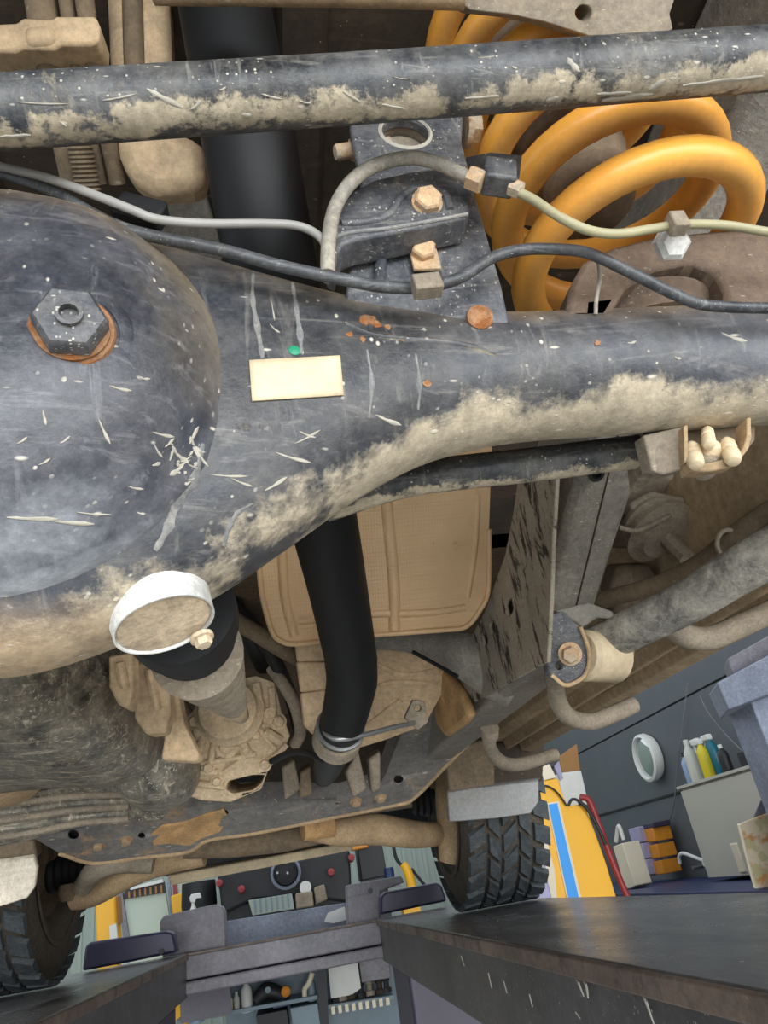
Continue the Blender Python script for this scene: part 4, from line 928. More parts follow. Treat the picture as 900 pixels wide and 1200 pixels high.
fd.part('mount_lug', MB().prism([WY(a, b, 2.55) for a, b in ((368, 962), (392, 958), (390, 972), (370, 976))], (0, .06, 0)), 'mudlump', bevel=.008)
lp = Thing('front_lip', 'pale tan lower lip of the front bumper behind the differential', 'bumper', V(-.2, 3.4, .1))
lp.part('lip', MB().prism([WY(a, b, 3.35) for a, b in ((196, 1026), (300, 1007), (412, 986), (414, 996), (300, 1019), (200, 1038))], (0, .10, .015)), 'tanpale', bevel=.006)
lp.part('upper_valance', MB().prism([WY(a, b, 3.5) for a, b in ((60, 900), (600, 820), (600, 940), (420, 990), (200, 1028), (60, 1010))], (0, .06, .015)), 'darkthing', bevel=.006)
mf = Thing('right_mud_flap', 'glossy grey plastic flap hanging above the right front tyre', 'mud flap', WY(580, 960, 2.34))
mf.part('flap', MB().prism([WY(a, b, 2.34) for a, b in ((524, 928), (560, 922), (632, 914), (632, 940), (622, 954), (580, 960), (526, 964))], (0, .012, .01)), 'flap', bevel=.004)
mf.part('liner', MB().prism([WY(a, b, 2.34) for a, b in ((522, 880), (570, 866), (580, 890), (580, 920), (526, 928))], (0, .05, .02)), 'brown', bevel=.006)
mf.part('liner', MB().prism([WY(a, b, 2.35) for a, b in ((560, 880), (640, 850), (636, 916), (575, 924))], (0, .05, .02)), 'darkbrown', bevel=.006)
mf2 = Thing('left_mud_flap', 'pale shiny plastic guard in front of the lower left tyre', 'mud flap', WY(20, 1060, 2.35))
mf2.part('flap', MB().prism([WY(a, b, 2.33) for a, b in ((-40, 1010), (0, 1010), (40, 1004), (44, 1018), (41, 1040), (32, 1053), (0, 1063), (-40, 1072))], (0, .015, .01)), 'flappale', bevel=.004)
mf2.part('liner', MB().prism([WY(a, b, 2.36) for a, b in ((-40, 980), (40, 985), (44, 1006), (-40, 1014))], (0, .05, .02)), 'brown', bevel=.006)

# ------------------------------------------------------------------ lift
RT = CZ+RUN
def runway(label, x0, x1, y1, inner):
    t = Thing('lift_runway', label, 'runway', ((x0+x1)/2, .8, RT-.17), 'lift runways')
    y0 = -1.6
    t.part('deck', MB().box((x0, y0, RT-.012), (x1, y1, RT)), 'runway', bevel=.003)
    for xx in (x0, x1):
        s = 1 if xx == x0 else -1
        t.part('side_beam', MB().box((min(xx, xx+.05*s)+.004*s, y0, RT-.17), (max(xx, xx+.05*s)+.004*s, y1, RT-.012)), 'runside', bevel=.004)
        t.part('edge_strip', MB().box((xx-.006, y0, RT-.028), (xx+.006, y1, RT-.002)), 'runedge', bevel=.003)
    t.part('end_plate', MB().box((x0+.004, y1-.012, RT-.17), (x1-.004, y1, RT-.012)), 'runside')
    for y in (.2, 1.1, 2.0, 2.9):
        t.part('cross_rib', MB().box((x0+.05, y, RT-.12), (x1-.05, y+.04, RT-.012)), 'runside')
    return t
X0R, X0L, YE = .372, -.495, 3.82
rwr = runway('dark worn lift runway on the right carrying the front tyre', X0R, X0R+.53, YE, X0R)
runway('dark worn lift runway at the lower left corner', X0L-.55, X0L, YE, X0L)
rs = MB().box((X0R-.002, -1.6, RT-.17), (X0R+.05, YE, RT-.03)); RBV = rs.bvh()
for pts in (((672, 1134), (676, 1148), (684, 1168)), ((683, 1146), (687, 1158), (689, 1170)), ((752, 1160), (758, 1178), (766, 1200)), ((674, 1186), (680, 1194)), ((740, 1160), (744, 1172)), ((845, 1180), (870, 1192)), ((540, 1120), (544, 1132)), ((572, 1140), (576, 1158)), ((590, 1150), (594, 1164)), ((620, 1165), (624, 1180))):
    rb = ribbon(RBV, pts, [.5, 1.6, 1.2, .4], .0004, 5)
    if rb.v: rwr.part('paint_drip', rb, 'mudsplat')
cb = Thing('lift_crossbeam', 'grey lift crossbeam joining the far ends of the runways', 'crossbeam', (-.06, 3.95, RT-.24))
cb.part('beam', MB().box((X0L-.7, 3.83, RT-.105), (X0R+.7, 4.05, RT-.01)), 'liftgrey', bevel=.006)
cb.part('lower_flange', MB().box((X0L-.7, 3.80, RT-.158), (X0R+.7, 4.05, RT-.110)), 'liftgrey', bevel=.006)
cb.part('upper_edge', MB().box((X0L, 3.822, RT-.012), (X0R, 3.85, RT-.002)), 'runedge', bevel=.002)
bb = Thing('rear_beam', 'scuffed lighter steel beam lying behind the lift crossbeam', 'beam', (-.06, 4.25, RT-.02))
bbm = MB().prism([WY(a, b, 4.2) for a, b in ((262, 1080), (405, 1058), (408, 1094), (264, 1112))], (0, .06, 0))
bb.part('beam', bbm, 'ironblue', bevel=.004)
bb.part('bare_spot', MB().prism([WY(a, b, 4.195) for a, b in ((384, 1070), (404, 1062), (406, 1078), (390, 1082), (380, 1080))], (0, .01, 0)), 'white', label='bare pale scuff')
ep = [('large grey end plate standing at the left end of the crossbeam', [(187, 1080), (192, 1073), (250, 1060), (260, 1062), (263, 1068), (265, 1110), (190, 1122)], 3.9),
      ('grey end plate standing at the right end of the crossbeam', [(406, 1038), (412, 1036), (470, 1026), (474, 1034), (446, 1045), (446, 1090), (408, 1090)], 3.9)]
for lab, poly, y in ep:
    t = Thing('end_plate', lab, 'plate', WY(poly[-1][0], poly[-1][1], y), 'lift end plates')
    t.part('plate', MB().prism([WY(a, b, y) for a, b in poly], (0, .12, 0)), 'liftgrey', bevel=.006)
    t.part('fold', MB().prism([WY(a, b+.0, y-.012) for a, b in ((poly[0][0]+2, poly[0][1]+14), (poly[0][0]+34, poly[0][1]+8), (poly[0][0]+34, poly[0][1]+11), (poly[0][0]+2, poly[0][1]+17))], (0, .012, 0)), 'liftgrey')
ws = [('dark violet wheel stop on the left runway end', [(100, 1108), (106, 1104), (194, 1091), (203, 1093), (207, 1116), (150, 1128), (96, 1138)], 3.6),
      ('dark navy wheel stop on the right runway end', [(446, 1050), (452, 1045), (512, 1034), (518, 1038), (524, 1056), (446, 1072)], 3.7)]
for lab, poly, y in ws:
    t = Thing('wheel_stop', lab, 'wheel stop', WY(poly[-1][0], poly[-1][1], y), 'wheel stops')
    t.part('plate', MB().prism([WY(a, b, y) for a, b in poly], (0, .10, .0)), 'navy', bevel=.01)
    q = poly[-3] if 'left' in lab else poly[1]
    t.part('pin', MB().lathe(WY(q[0]-18, q[1]-1, y-.004), (0, -1, 0), [(0, -.004), (.012, -.004), (.012, .004), (0, .004)], 12, False), 'darkthing')
for lab, xa, xb in (('purple lift column under the right runway end', .40, .80), ('purple lift column under the left runway end', -1.0, -.53)):
    t = Thing('lift_column', lab, 'column', ((xa+xb)/2, 3.5, 0), 'purple lift columns')
    t.part('column', MB().box((xa, 3.2, 0), (xb, 3.7, RT-.18)), 'purple', bevel=.01)
    t.part('foot_plate', MB().box((xa-.06, 3.1, 0), (xb+.06, 3.8, .02)), 'purple', bevel=.003)

# ------------------------------------------------------------------ right wall: column, cabinet, bench and small things
bn = Thing('work_bench', 'low dark blue bench along the grey wall', 'bench', (2.7, 5.2, 0))
BT = CZ-.285
bn.part('top', MB().box((2.24, 3.0, BT-.04), (2.99, 8.6, BT)), 'bluebench', bevel=.004)
bn.part('front', MB().box((2.26, 3.02, .08), (2.30, 8.58, BT-.04)), 'bluebench')
for y in (3.05, 4.9, 6.7, 8.5):
    bn.part('leg', MB().box((2.31, y, 0), (2.97, y+.05, BT-.04)), 'bluebench')
cx_ = 2.65
def cwx(a, b): return WX(a, b, cx_)
cbx = Thing('wall_cabinet', 'pale grey wall cabinet with a flat door', 'cabinet', (2.82, 4.2, CZ-.262))
cbx.part('body', MB().box((2.67, 3.2, CZ-.262), (2.995, 4.93, CZ+.285)), 'cabinet', bevel=.003)
cbx.part('door', MB().box((2.65, 3.72, CZ-.26), (2.668, 4.925, CZ+.27)), 'cabinet', bevel=.003)
cbx.part('door', MB().box((2.65, 3.2, CZ-.26), (2.668, 3.712, CZ+.27)), 'cabinet', bevel=.003)
cbx.part('top_board', MB().box((2.64, 3.18, CZ+.285), (2.995, 4.945, CZ+.303)), 'cabinet', bevel=.002)
p = WX(866, 1005, 2.648); cbx.part('handle', MB().obox(p, (0,1,0), (1,0,0), (0,0,1), .07, .02, .16), 'cream', bevel=.006)
def bottle(label, px, py, h, r, mat, cap, shape='round', base=None, x=2.80, grp='bottles on the wall cabinet'):
    z = CZ+.303 if base is None else base
    q = WX(px, py, x); q = Vector((x, q.y, z))
    t = Thing('bottle', label, 'bottle', q, grp)
    t.part('body', MB().lathe(q, (0,0,1), [(0, 0), (r*.96, 0), (r, .006), (r, h*.62), (r*.92, h*.7), (r*.45, h*.82), (r*.38, h*.86), (0, h*.86)], 20, False), mat)
    if shape == 'spray':
        c_ = t.part('trigger_head', MB().box(q+Vector((-.02, -.02, h*.86)), q+Vector((.02, .07, h))), cap, bevel=.008)
        t.part('trigger', MB().obox(q+Vector((0, .055, h*.82)), (1,0,0), (0,1,.5), (0,-.5,1), .012, .012, .06), cap, c_)
    else: t.part('cap', MB().lathe(q+Vector((0, 0, h*.86)), (0,0,1), [(0, 0), (r*.42, 0), (r*.42, h*.13), (r*.36, h*.14), (0, h*.14)], 14, False), cap)
    return t
bottle('dark bottle with a pale blue label at the left end of the cabinet top', 811, 915, .22, .035, 'bluewhite', 'darkthing')
bottle('tall translucent white bottle on the cabinet top', 818, 912, .29, .045, 'clear', 'clear')
bottle('yellow-bottomed spray bottle on the cabinet top', 832, 907, .25, .04, 'lemon', 'white', 'spray', x=2.74)
bottle('translucent spray bottle behind the yellow one', 830, 907, .29, .04, 'clear', 'white', 'spray', x=2.88)
bottle('teal spray bottle on the cabinet top', 844, 904, .27, .042, 'teal', 'white', 'spray')
bottle('short white-capped dark green bottle beside the teal spray', 853, 901, .17, .034, 'darkthing', 'white', x=2.72)
solo('dark_tray', 'dark box on the right part of the cabinet top', 'box', MB().box((2.72, 3.75, CZ+.303), (2.95, 4.25, CZ+.40)), 'darkthing', .01)
# carton in front of the cabinet
q0 = WZ(885, 1043, -.284); tc = (q0-EYE).dot(fwd)
ct = Thing('printed_carton', 'printed orange and cream carton at the right edge', 'carton', q0)
ct.part('box', MB().prism([W(a, b, tc) for a, b in ((866, 965), (905, 950), (935, 944), (950, 1038), (885, 1042))], (.13, .06, 0)), 'camo', bevel=.006)
ct.part('edge_fold', MB().tube([W(866, 966, tc-.005), W(875, 1003, tc-.005), W(885, 1040, tc-.005)], .008, 8), 'cream')
ct.part('flap', MB().prism([W(a, b, tc+.02) for a, b in ((880, 962), (890, 938), (905, 925), (940, 920), (940, 952))], (.16, .1, 0)), 'ironblue', bevel=.01)
# tap pipe on the wall
tp = Thing('wall_tap', 'small white hooked tap pipe below the left of the cabinet', 'tap', WX(820, 1014, 2.9))
tp.part('spout', MB().tube([WX(a, b, 2.85) for a, b in ((797, 1012), (796, 1004), (800, 1000), (810, 1003), (820, 1007), (830, 1010))], .013, 10), 'white')
tp.part('valve', MB().lathe(WX(828, 1011, 2.85), (1, 0, 0), [(0, -.02), (.026, -.02), (.026, .14), (0, .14)], 12, False), 'white')
tp.part('stem', MB().lathe(WX(813, 1017, 2.85), (1, 0, 0), [(0, -.01), (.012, -.01), (.012, .14), (0, .14)], 10, False), 'steel')
# round mirror / lamp on the wall
pm = WX(757, 888, 2.93)
rm = Thing('round_wall_mirror', 'small round mirror on the dark grey wall', 'mirror', pm)
rm.part('rim', MB().lathe(pm, (1, 0, 0), [(0, .06), (.17, .06), (.19, .02), (.185, -.02), (.165, -.03), (.16, 0)], 40, False), 'white')
rm.part('glass', MB().lathe(pm, (1, 0, 0), [(.162, .0), (.12, -.012), (.06, -.02), (0, -.022)], 40, False), 'mirror')
cw = Thing('hanging_cable', 'thin grey cable hanging down the dark wall', 'cable', WX(775, 985, 2.96))
cw.part('cable', MB().tube([WX(a, b, 2.97) for a, b in ((806, 800), (800, 850), (794, 900), (790, 940), (782, 970), (772, 992))], .0045, 8), 'liftgrey')
cw2 = Thing('hanging_cable', 'thin grey cable slanting across the upper wall', 'cable', WX(845, 850, 2.96))
cw2.part('cable', MB().tube([WX(a, b, 2.97) for a, b in ((820, 815), (830, 835), (850, 860), (870, 880))], .0035, 8), 'liftgrey')
# grey-blue steel post at upper right
sp_ = Thing('steel_post', 'blue-grey steel post and head bracket at the right edge', 'post', W(905, 1000, 3.3))
pt = 3.2
sp_.part('head_bracket', MB().prism([W(a, b, pt) for a, b in ((840, 800), (900, 768), (960, 740), (960, 790), (905, 812), (854, 832))], (.1, .25, 0)), 'ironblue', bevel=.006)
sp_.part('top_block', MB().prism([W(a, b, pt+.1) for a, b in ((852, 772), (900, 745), (960, 715), (960, 760), (862, 800))], (.1, .2, 0)), 'liftgrey', bevel=.006)
qp = W(888, 830, pt+.05); qb = W(900, 900, pt+.05)
sp_.part('post', MB().box((qp.x-.02, qp.y, BT), (qp.x+.25, qp.y+.2, qp.z+.05)), 'ironblue', bevel=.006)
# yellow column with blue stripe
YC = 4.6
def yw(a, b, y=YC): return WY(a, b, y)
yc = Thing('yellow_column', 'tall yellow machine column with a bright blue stripe', 'column', Vector((yw(690, 1050).x, YC, 0)))
ycol = [(628, 916), (654, 912), (660, 932), (665, 944), (684, 942), (694, 965), (710, 1010), (722, 1050), (735, 1110), (662, 1120), (650, 1050), (636, 985)]
yo = yc.part('column', MB().prism([yw(a, b) for a, b in ycol], (0, .22, 0)), 'signyellow', bevel=.006)
yc.part('side_edge', MB().prism([yw(a, b, YC-.004) for a, b in ((629, 955), (633, 953), (650, 1020), (658, 1118), (651, 1118), (640, 1020))], (0, .03, 0)), 'cream', yo)
yc.part('cream_cap', MB().prism([yw(a, b, YC-.006) for a, b in ((625, 903), (644, 895), (652, 911), (628, 917))], (0, .23, 0)), 'cream', yo, .005)
yc.part('stripe_border', MB().prism([yw(a, b, YC-.010) for a, b in ((641, 941), (655, 939), (685, 1068), (668, 1070))], (0, .012, 0)), 'cream', yo)
yc.part('blue_stripe', MB().prism([yw(a, b, YC-.016) for a, b in ((643, 943), (653, 941), (682, 1068), (670, 1069))], (0, .008, 0)), 'blue', yo, label='bright blue stripe')
yc.part('black_wire', MB().tube([yw(a, b, YC-.02) for a, b in ((632, 924), (640, 921), (650, 926), (658, 935), (664, 944))], .006, 8), 'darkthing', yo)
yc.part('black_loop', MB().tube([yw(a, b, YC-.02) for a, b in ((666, 944), (670, 937), (677, 938), (680, 944))], .009, 8), 'darkthing', yo)
yc.part('base', MB().box((yw(655, 1110).x, YC-.02, 0), (yw(740, 1110).x, YC+.24, yw(700, 1108).z)), 'signyellow', yo)
wbx = Thing('white_box', 'white box behind the top of the yellow column', 'box', WY(672, 935, 5.1))
wbx.part('box', MB().prism([WY(a, b, 5.1) for a, b in ((655, 906), (681, 903), (690, 942), (662, 950))], (0, .2, 0)), 'white', bevel=.006)
wbx.part('strap', MB().prism([WY(a, b, 5.095) for a, b in ((650, 898), (655, 892), (660, 912), (657, 915))], (0, .02, 0)), 'lilac')
wbx.part('stand', MB().box((WY(664, 950, 5.1).x, 5.12, 0), (WY(690, 950, 5.1).x, 5.28, WY(676, 945, 5.1).z)), 'cream')
bxo = Thing('brown_board', 'brown board high behind the white box', 'board', WY(670, 905, 5.5))
bxo.part('board', MB().prism([WY(a, b, 5.5) for a, b in ((656, 886), (676, 872), (680, 905), (660, 908))], (0, .04, 0)), 'woody')
bxo.part('post', MB().box((WY(668, 905, 5.5).x, 5.52, 0), (WY(672, 905, 5.5).x+.02, 5.54, WY(668, 900, 5.5).z)), 'woody')
rh = Thing('red_hose', 'red hose draped down the right side of the yellow column', 'hose', WY(735, 1050, 4.55))
rh.part('hose', MB().tube([WY(a, b, 4.58) for a, b in ((680, 934), (690, 938), (700, 962), (712, 995), (726, 1030), (740, 1062), (756, 1110))], .020, 12), 'red')
rh.part('black_hose', MB().tube([WY(a, b, 4.56) for a, b in ((678, 938), (688, 948), (700, 968), (710, 990))], .011, 10), 'darkthing')
# things on the bench
def bx_on_bench(name, label, cat, poly, x, dy, mat, grp=None):
    t = Thing(name, label, cat, WX(poly[-1][0], poly[-1][1], x), grp)
    t.part('body', MB().prism([WX(a, b, x) for a, b in poly], (dy, 0, 0)), mat, bevel=.006); return t
t = bx_on_bench('white_canister', 'tall white canister with a spout on the bench', 'canister', ((718, 992), (729, 988), (744, 1038), (740, 1041), (733, 1042)), 2.46, .14, 'cream')
t.part('spout', MB().tube([WX(a, b, 2.5) for a, b in ((722, 986), (725, 968), (731, 984))], .015, 8), 'white')
for k in range(3):
    y0 = 970+k*19; x0 = 736+k*5
    bx_on_bench('lilac_box', ('top', 'middle', 'bottom')[k]+' lilac box in the stack beside the white canister', 'box', ((x0, y0+2), (x0+11, y0-1), (x0+16, y0+17), (x0+5, y0+20)), 2.75, .15, 'lilac', 'stacked lilac boxes')
    bx_on_bench('orange_box', ('top', 'middle', 'bottom')[k]+' orange box in the stack beside the lilac boxes', 'box', ((x0+15, y0+3), (x0+28, y0), (x0+33, y0+16), (x0+19, y0+18)), 2.80, .15, 'orange', 'stacked orange boxes')
bx_on_bench('dark_pack', 'small dark pack on top of the orange boxes', 'pack', ((750, 967), (764, 964), (766, 970), (752, 973)), 2.80, .15, 'purple')
# behind the tyre: purple tub, brown board, white scraps
t = Thing('purple_tub', 'grey-purple tub behind the right front tyre', 'tub', WY(628, 1050, 4.3))
t.part('tub', MB().prism([WY(a, b, 4.3) for a, b in ((612, 1002), (636, 1004), (648, 1056), (610, 1060))], (0, .3, 0)), 'lilac', bevel=.01)
t.part('stand', MB().box((WY(612, 1060, 4.3).x, 4.32, 0), (WY(648, 1056, 4.3).x, 4.6, WY(628, 1056, 4.3).z)), 'purple')
t = Thing('brown_backboard', 'brown panel with white scraps behind the right front tyre', 'panel', WY(625, 1000, 5.0))
t.part('panel', MB().prism([WY(a, b, 5.0) for a, b in ((612, 950), (630, 950), (642, 1010), (612, 1010))], (0, .04, 0)), 'woody')
for poly in (((614, 955), (621, 957), (620, 965), (615, 963)), ((618, 978), (626, 982), (625, 990), (618, 988)), ((616, 996), (626, 1002), (624, 1008), (616, 1008))):
    t.part('white_scrap', MB().prism([WY(a, b, 4.99) for a, b in poly], (0, .01, 0)), 'white')
t.part('post', MB().box((WY(615, 1010, 5.0).x, 5.04, 0), (WY(622, 1010, 5.0).x, 5.08, WY(615, 1000, 5.0).z)), 'woody')

# ------------------------------------------------------------------ far side seen under the car
def flat(t, name, poly, y, dy, mat, bevel=0, parent=None, label=None):
    return t.part(name, MB().prism([WY(a, b, y) for a, b in poly], (0, dy, 0)), mat, parent, bevel, label=label)
t = Thing('pale_roller_door', 'pale green-white door with a dark louvred header, far left', 'door', WY(165, 1095, 7.2))
flat(t, 'door_leaf', ((143, 1052), (194, 1046), (202, 1094), (150, 1104)), 7.2, .05, 'door', .004)
flat(t, 'header', ((146, 1043), (192, 1033), (194, 1046), (144, 1054)), 7.18, .05, 'darkthing')
for i in range(7):
    x = 150+i*6.3; flat(t, 'louvre', ((x, 1045-i*1.3), (x+2.2, 1044.5-i*1.3), (x+2.6, 1052-i*1.0), (x+.4, 1052.5-i*1.0)), 7.16, .02, 'woody')
flat(t, 'light_bar', ((152, 1040), (190, 1030), (191, 1034), (153, 1043)), 7.14, .04, 'white')
flat(t, 'frame_post', ((195, 1030), (198, 1029), (206, 1092), (202, 1094)), 7.16, .06, 'ironblue')
flat(t, 'frame_post', ((138, 1046), (143, 1045), (152, 1104), (145, 1105)), 7.16, .06, 'liftgrey')
t.part('lower_wall', MB().box((WY(140, 1100, 7.2).x, 7.22, 0), (WY(205, 1090, 7.2).x, 7.3, WY(170, 1096, 7.2).z)), 'door')
for lab, poly, yy in (('broad yellow column behind the lower left tyre', ((111, 1056), (134, 1050), (137, 1104), (113, 1108)), 5.0), ('short yellow column between pale door and black machine', ((200, 1050), (213, 1046), (216, 1069), (202, 1072)), 7.0)):
    t = Thing('yellow_post', lab, 'post', WY(poly[-1][0], poly[-1][1], yy), 'far yellow posts')
    flat(t, 'front', poly, yy, .15, 'signyellow', .01)
    t.part('foot', MB().box((WY(*poly[-1], yy).x+.01, yy+.01, 0), (WY(*poly[-2], yy).x, yy+.14, WY(*poly[-1], yy).z+.02)), 'signyellow')
    if 'broad' in lab:
        flat(t, 'side_shadow_panel', ((134, 1050), (138, 1050), (140, 1082), (136, 1083)), yy+.05, .1, 'woody')
        flat(t, 'white_note', ((128, 1085), (136, 1082), (138, 1102), (129, 1104)), yy-.02, .012, 'white')
    else:
        flat(t, 'red_tip', ((202, 1036), (207, 1034), (208, 1048), (203, 1049)), yy+.02, .04, 'red')
        flat(t, 'white_strip', ((208, 1034), (217, 1032), (220, 1068), (214, 1069)), yy+.05, .04, 'door')
t = Thing('dark_drum', 'dark ribbed drum standing behind the left end plate', 'drum', WY(240, 1062, 6.35))
q = WY(234, 1075, 6.5)
t.part('drum', MB().lathe(Vector((q.x, q.y, 1.22)), (0, 0, 1), [(0, 0), (.13, 0)]+[(.13+(.008 if i % 2 else 0), .05+i*.035) for i in range(14)]+[(.13, WY(238, 1032, 6.4).z-1.22), (0, WY(238, 1032, 6.4).z-1.22)], 28, False), 'darkthing', smooth=30)
bs_ = Thing('white_spray_bottle', 'white spray bottle head in front of the dark drum', 'bottle', WY(227, 1066, 6.2))
flat(bs_, 'trigger_head', ((222, 1052), (224, 1048), (234, 1046), (236, 1052), (230, 1053), (228, 1058), (223, 1057)), 6.2, .03, 'white', .004)
bs_.part('body', MB().lathe(WY(227, 1084, 6.22), (0, 0, 1), [(0, 0), (.035, 0), (.035, .08), (.012, .13), (.012, .17), (0, .17)], 14, False), 'white')
flat(bs_, 'shelf', ((210, 1084), (245, 1080), (245, 1084), (210, 1088)), 6.15, .2, 'liftgrey')
m = Thing('engine_on_stand', 'black engine with a round pulley seen under the front bumper', 'engine', WY(330, 1060, 6.3))
flat(m, 'block', ((255, 1025), (410, 996), (413, 1058), (345, 1050), (295, 1055), (260, 1072)), 6.3, .5, 'darkthing', .02)
q = WY(335, 1023, 6.25)
m.part('pulley_ring', MB().lathe(q, (0, -1, 0), [(.10, 0), (.118, .01), (.118, .03), (.10, .04), (.095, .02)], 30, False), 'ironblue')
m.part('pulley_hub', MB().lathe(q, (0, -1, 0), [(0, -.01), (.09, -.01), (.085, .015), (.03, .03), (0, .03)], 24, False), 'rubber')
for dx in (-10, 2): m.part('hub_glint', MB().lathe(WY(335+dx, 1023, 6.22), (0, -1, 0), [(0, 0), (.012, 0), (.008, .01), (0, .01)], 10, False), 'steel')
q = WY(358, 1040, 6.2)
m.part('white_washer', MB().lathe(q, (0, -1, 0), [(.016, 0), (.045, 0), (.045, .012), (.016, .012)], 24), 'white', label='white ring with a dark centre')
m.part('washer_backing', MB().lathe(q, (0, 1, 0), [(0, -.002), (.03, -.002), (.03, .2), (0, .2)], 14, False), 'darkthing')
for a, b in ((283, 1042), (257, 1035), (388, 1022), (412, 1005)):
    m.part('red_reflector', MB().lathe(WY(a, b, 6.22), (0, -1, .3), [(0, -.05), (.02, -.05), (.026, .01), (0, .02)], 10, False), 'red')
flat(m, 'ribbed_box', ((291, 1055), (342, 1047), (345, 1065), (296, 1073)), 6.15, .2, 'corr', .004)
for i in range(7):
    x = 297+i*6.5; flat(m, 'box_rib', ((x, 1054-i*1.05), (x+2, 1053.7-i*1.05), (x+3.5, 1070-i*1.1), (x+1.5, 1070.4-i*1.1)), 6.14, .012, 'shelf')
flat(m, 'valve_cover', ((346, 1047), (366, 1044), (368, 1062), (347, 1065)), 6.16, .2, 'mount', .01)
flat(m, 'bracket', ((368, 1040), (380, 1036), (384, 1054), (370, 1060)), 6.18, .2, 'mount', .01)
m.part('stand', MB().box((WY(262, 1070, 6.3).x, 6.35, 1.22), (WY(410, 1056, 6.3).x, 6.7, WY(330, 1052, 6.3).z)), 'darkthing')
t = Thing('dark_locker', 'dark locker behind the right end plate with an orange lamp on top', 'locker', WY(435, 1020, 6.4))
flat(t, 'body', ((418, 988), (447, 984), (454, 1026), (424, 1032)), 6.4, .3, 'darkthing', .008)
flat(t, 'orange_lamp', ((408, 990), (430, 985), (432, 993), (412, 997)), 6.35, .08, 'orange', .01)
t.part('base', MB().box((WY(425, 1030, 6.4).x, 6.42, 1.22), (WY(453, 1026, 6.4).x, 6.66, WY(440, 1026, 6.4).z)), 'darkthing')
t = Thing('yellow_jack', 'yellow jack arm leaning in front of the pale sheet wall', 'jack', WY(475, 1038, 6.3))
t.part('arm', MB().tube([WY(472, 1012, 6.3), WY(478, 1022, 6.3), WY(483, 1040, 6.3), WY(486, 1056, 6.3)], [.03, .035, .038, .04], 12), 'signyellow')
t.part('handle', MB().tube([WY(460, 986, 6.3), WY(464, 1005, 6.3), WY(472, 1016, 6.3)], .014, 8), 'darkthing')
t.part('black_strut', MB().tube([WY(482, 1018, 6.3), WY(490, 1028, 6.3), WY(500, 1040, 6.3)], .012, 8), 'darkthing')
t.part('body', MB().box((WY(470, 1050, 6.3).x, 6.28, 1.22), (WY(490, 1050, 6.3).x, 6.42, WY(480, 1050, 6.3).z)), 'signyellow')
t = Thing('blue_can', 'small blue can beside the yellow jack', 'can', WY(458, 1030, 6.4))
t.part('can', MB().lathe(WY(458, 1036, 6.4), (0, 0, 1), [(0, 0), (.04, 0), (.04, .11), (.036, .12), (0, .12)], 16, False), 'bluebench')
t.part('shelf', MB().box(WY(452, 1042, 6.25), WY(452, 1042, 6.25)+Vector((.12, .2, .02))), 'liftgrey')
# lower shelving between the runways
sh = Thing('steel_shelving', 'grey-blue steel shelving below the crossbeam', 'shelving', WY(330, 1200, 6.35))
SY = 6.35
sh.part('top_board', MB().box((-.98, SY-.25, 1.18), (.75, SY+.36, 1.22)), 'shelf', bevel=.003)
flat(sh, 'back_panel', ((262, 1150), (345, 1128), (470, 1108), (480, 1260), (270, 1280)), SY+.35, .02, 'shelf')
flat(sh, 'perforated_panel', ((210, 1160), (268, 1148), (272, 1188), (212, 1200)), SY-.1, .02, 'perf', label='perforated grey panel')
for (a, b, c_, d_) in ((206, 1196, 372, 1166), (384, 1178, 462, 1166)):
    sh.part('shelf_board', MB().prism([WY(a, b, SY), WY(c_, d_, SY), WY(c_, d_+5, SY), WY(a, b+5, SY)], (0, .33, 0)), 'shelf', bevel=.003)
for a in (374, 380): pass
flat(sh, 'upright', ((372, 1130), (382, 1128), (388, 1260), (376, 1262)), SY-.02, .05, 'darkthing')
flat(sh, 'white_sheet', ((384, 1128), (418, 1121), (423, 1158), (412, 1166), (388, 1170)), SY+.05, .01, 'white')
flat(sh, 'grey_bin', ((420, 1121), (455, 1115), (458, 1146), (424, 1152)), SY+.02, .2, 'liftgrey', .006)
flat(sh, 'drawer', ((340, 1182), (372, 1176), (376, 1202), (344, 1208)), SY-.02, .3, 'shelf', .004)
flat(sh, 'drawer', ((300, 1190), (336, 1183), (340, 1208), (304, 1214)), SY-.02, .3, 'darkthing', .004)
for i in range(9):
    x = 388+i*8; flat(sh, 'rail_tooth', ((x, 1180-i*1.3), (x+4, 1179-i*1.3), (x+5, 1188-i*1.3), (x+1, 1189-i*1.3)), SY-.03, .02, 'cream')
small = [('white tall bottle on the far shelf', 'white', 290, 1186, .20, .04), ('slim white bottle left of the tall white one', 'clear', 278, 1187, .13, .022), ('pink-white tube on the far shelf', 'cream', 270, 1189, .13, .022),
         ('small amber jar on the far shelf', 'orange', 262, 1191, .07, .02), ('second amber jar on the far shelf', 'woody', 255, 1192, .07, .02), ('leftmost amber jar on the far shelf', 'orange', 243, 1194, .08, .02), ('orange-yellow jar at the left end of the far shelf', 'signyellow', 217, 1200, .10, .03), ('pale blue-white tub at the left end of the far shelf', 'bluewhite', 231, 1198, .09, .05)]
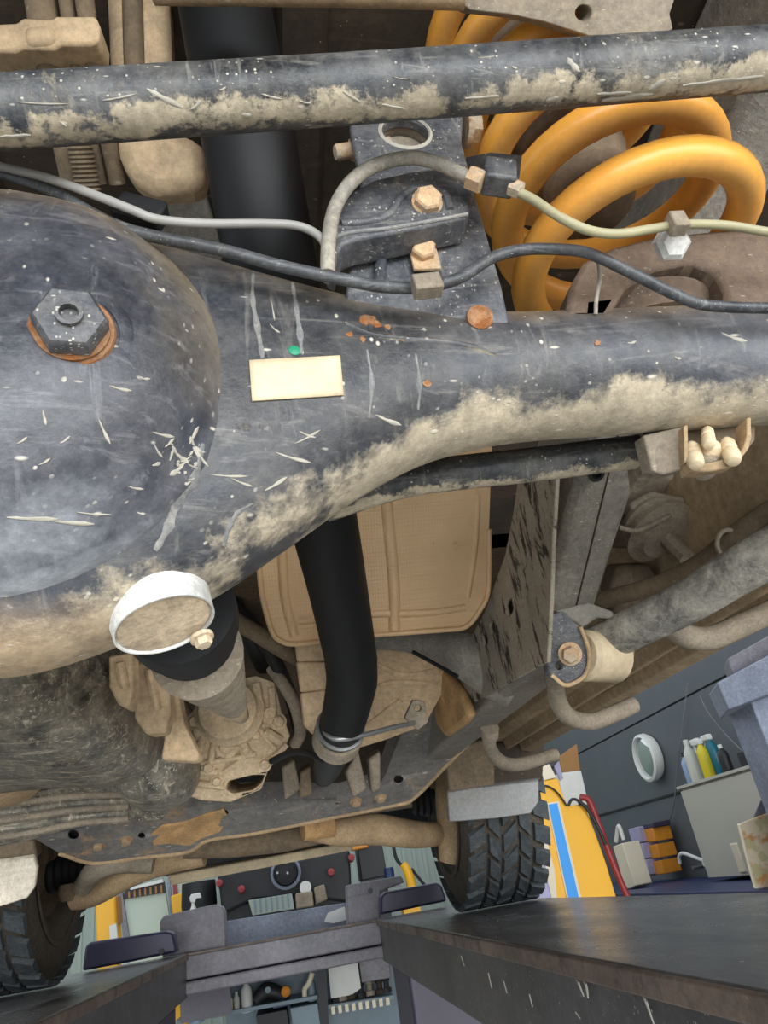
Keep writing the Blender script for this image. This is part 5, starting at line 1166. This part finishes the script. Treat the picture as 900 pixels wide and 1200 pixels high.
for lab, mat, a, b, h, r in small:
    q = WY(a, b, SY+.06)
    t = Thing('shelf_bottle', lab, 'bottle', q, 'bottles on the far shelf')
    t.part('body', MB().lathe(q, (0,0,1), [(0, 0), (r, 0), (r, h*.68), (r*.5, h*.84), (0, h*.84)], 14, False), mat)
    t.part('cap', MB().lathe(q+Vector((0, 0, h*.83)), (0,0,1), [(0, 0), (r*.45, 0), (r*.45, h*.17), (0, h*.17)], 12, False), 'white')
t = Thing('power_tool', 'black power tool with an orange cap on the far shelf', 'tool', WY(320, 1176, SY+.1))
t.part('body', MB().tube([WY(300, 1174, SY+.1), WY(312, 1162, SY+.1), WY(324, 1164, SY+.1), WY(334, 1170, SY+.1)], [.05, .06, .055, .04], 14), 'darkthing')
t.part('grey_button', MB().lathe(WY(314, 1160, SY+.04), (0, -1, 0), [(0, 0), (.024, 0), (.02, .012), (0, .012)], 14, False), 'shelf')
t.part('orange_cap', MB().lathe(WY(335, 1162, SY+.06), (0, -1, 0), [(0, -.03), (.035, -.03), (.035, .01), (.02, .02), (0, .02)], 16, False), 'orange')
solo('blue_case', 'flat blue case under the black power tool', 'case', MB().prism([WY(a, b, SY+.02) for a, b in ((318, 1176), (340, 1171), (341, 1178), (320, 1183))], (0, .2, 0)), 'bluebench', .004)
t = Thing('cream_bracket', 'cream curved bracket leaning on the shelving upright', 'bracket', WY(356, 1172, SY+.03))
t.part('bracket', MB().tube([WY(366, 1140, SY+.05), WY(362, 1152, SY+.05), (WY(357, 1160, SY+.05)), WY(358, 1173, SY+.05)], .02, 10), 'cream')
t.part('grey_can', MB().lathe(WY(366, 1173, SY+.1), (0, 0, 1), [(0, 0), (.035, 0), (.035, .12), (0, .12)], 14, False), 'shelf')
for i, (a, b) in enumerate(((394, 1170), (402, 1168), (412, 1166), (424, 1164), (434, 1162), (446, 1160), (454, 1158))):
    o = solo('metal_fitting', ('first', 'second', 'third', 'fourth', 'fifth', 'sixth', 'seventh')[i]+' dark oily metal fitting from the shelving upright', 'fitting', MB().lathe(WY(a, b+5, SY+.08), (0, .1, 1), [(0, 0), (.035, 0), (.035, .03), (.02, .035), (.02, .07), (.03, .075), (.026, .10+.02*(i % 3)), (0, .10+.02*(i % 3))], 8+i % 3, False), ('darkthing', 'mount', 'darkbrown')[i % 3], 0, 40, 'metal fittings on the right shelf')
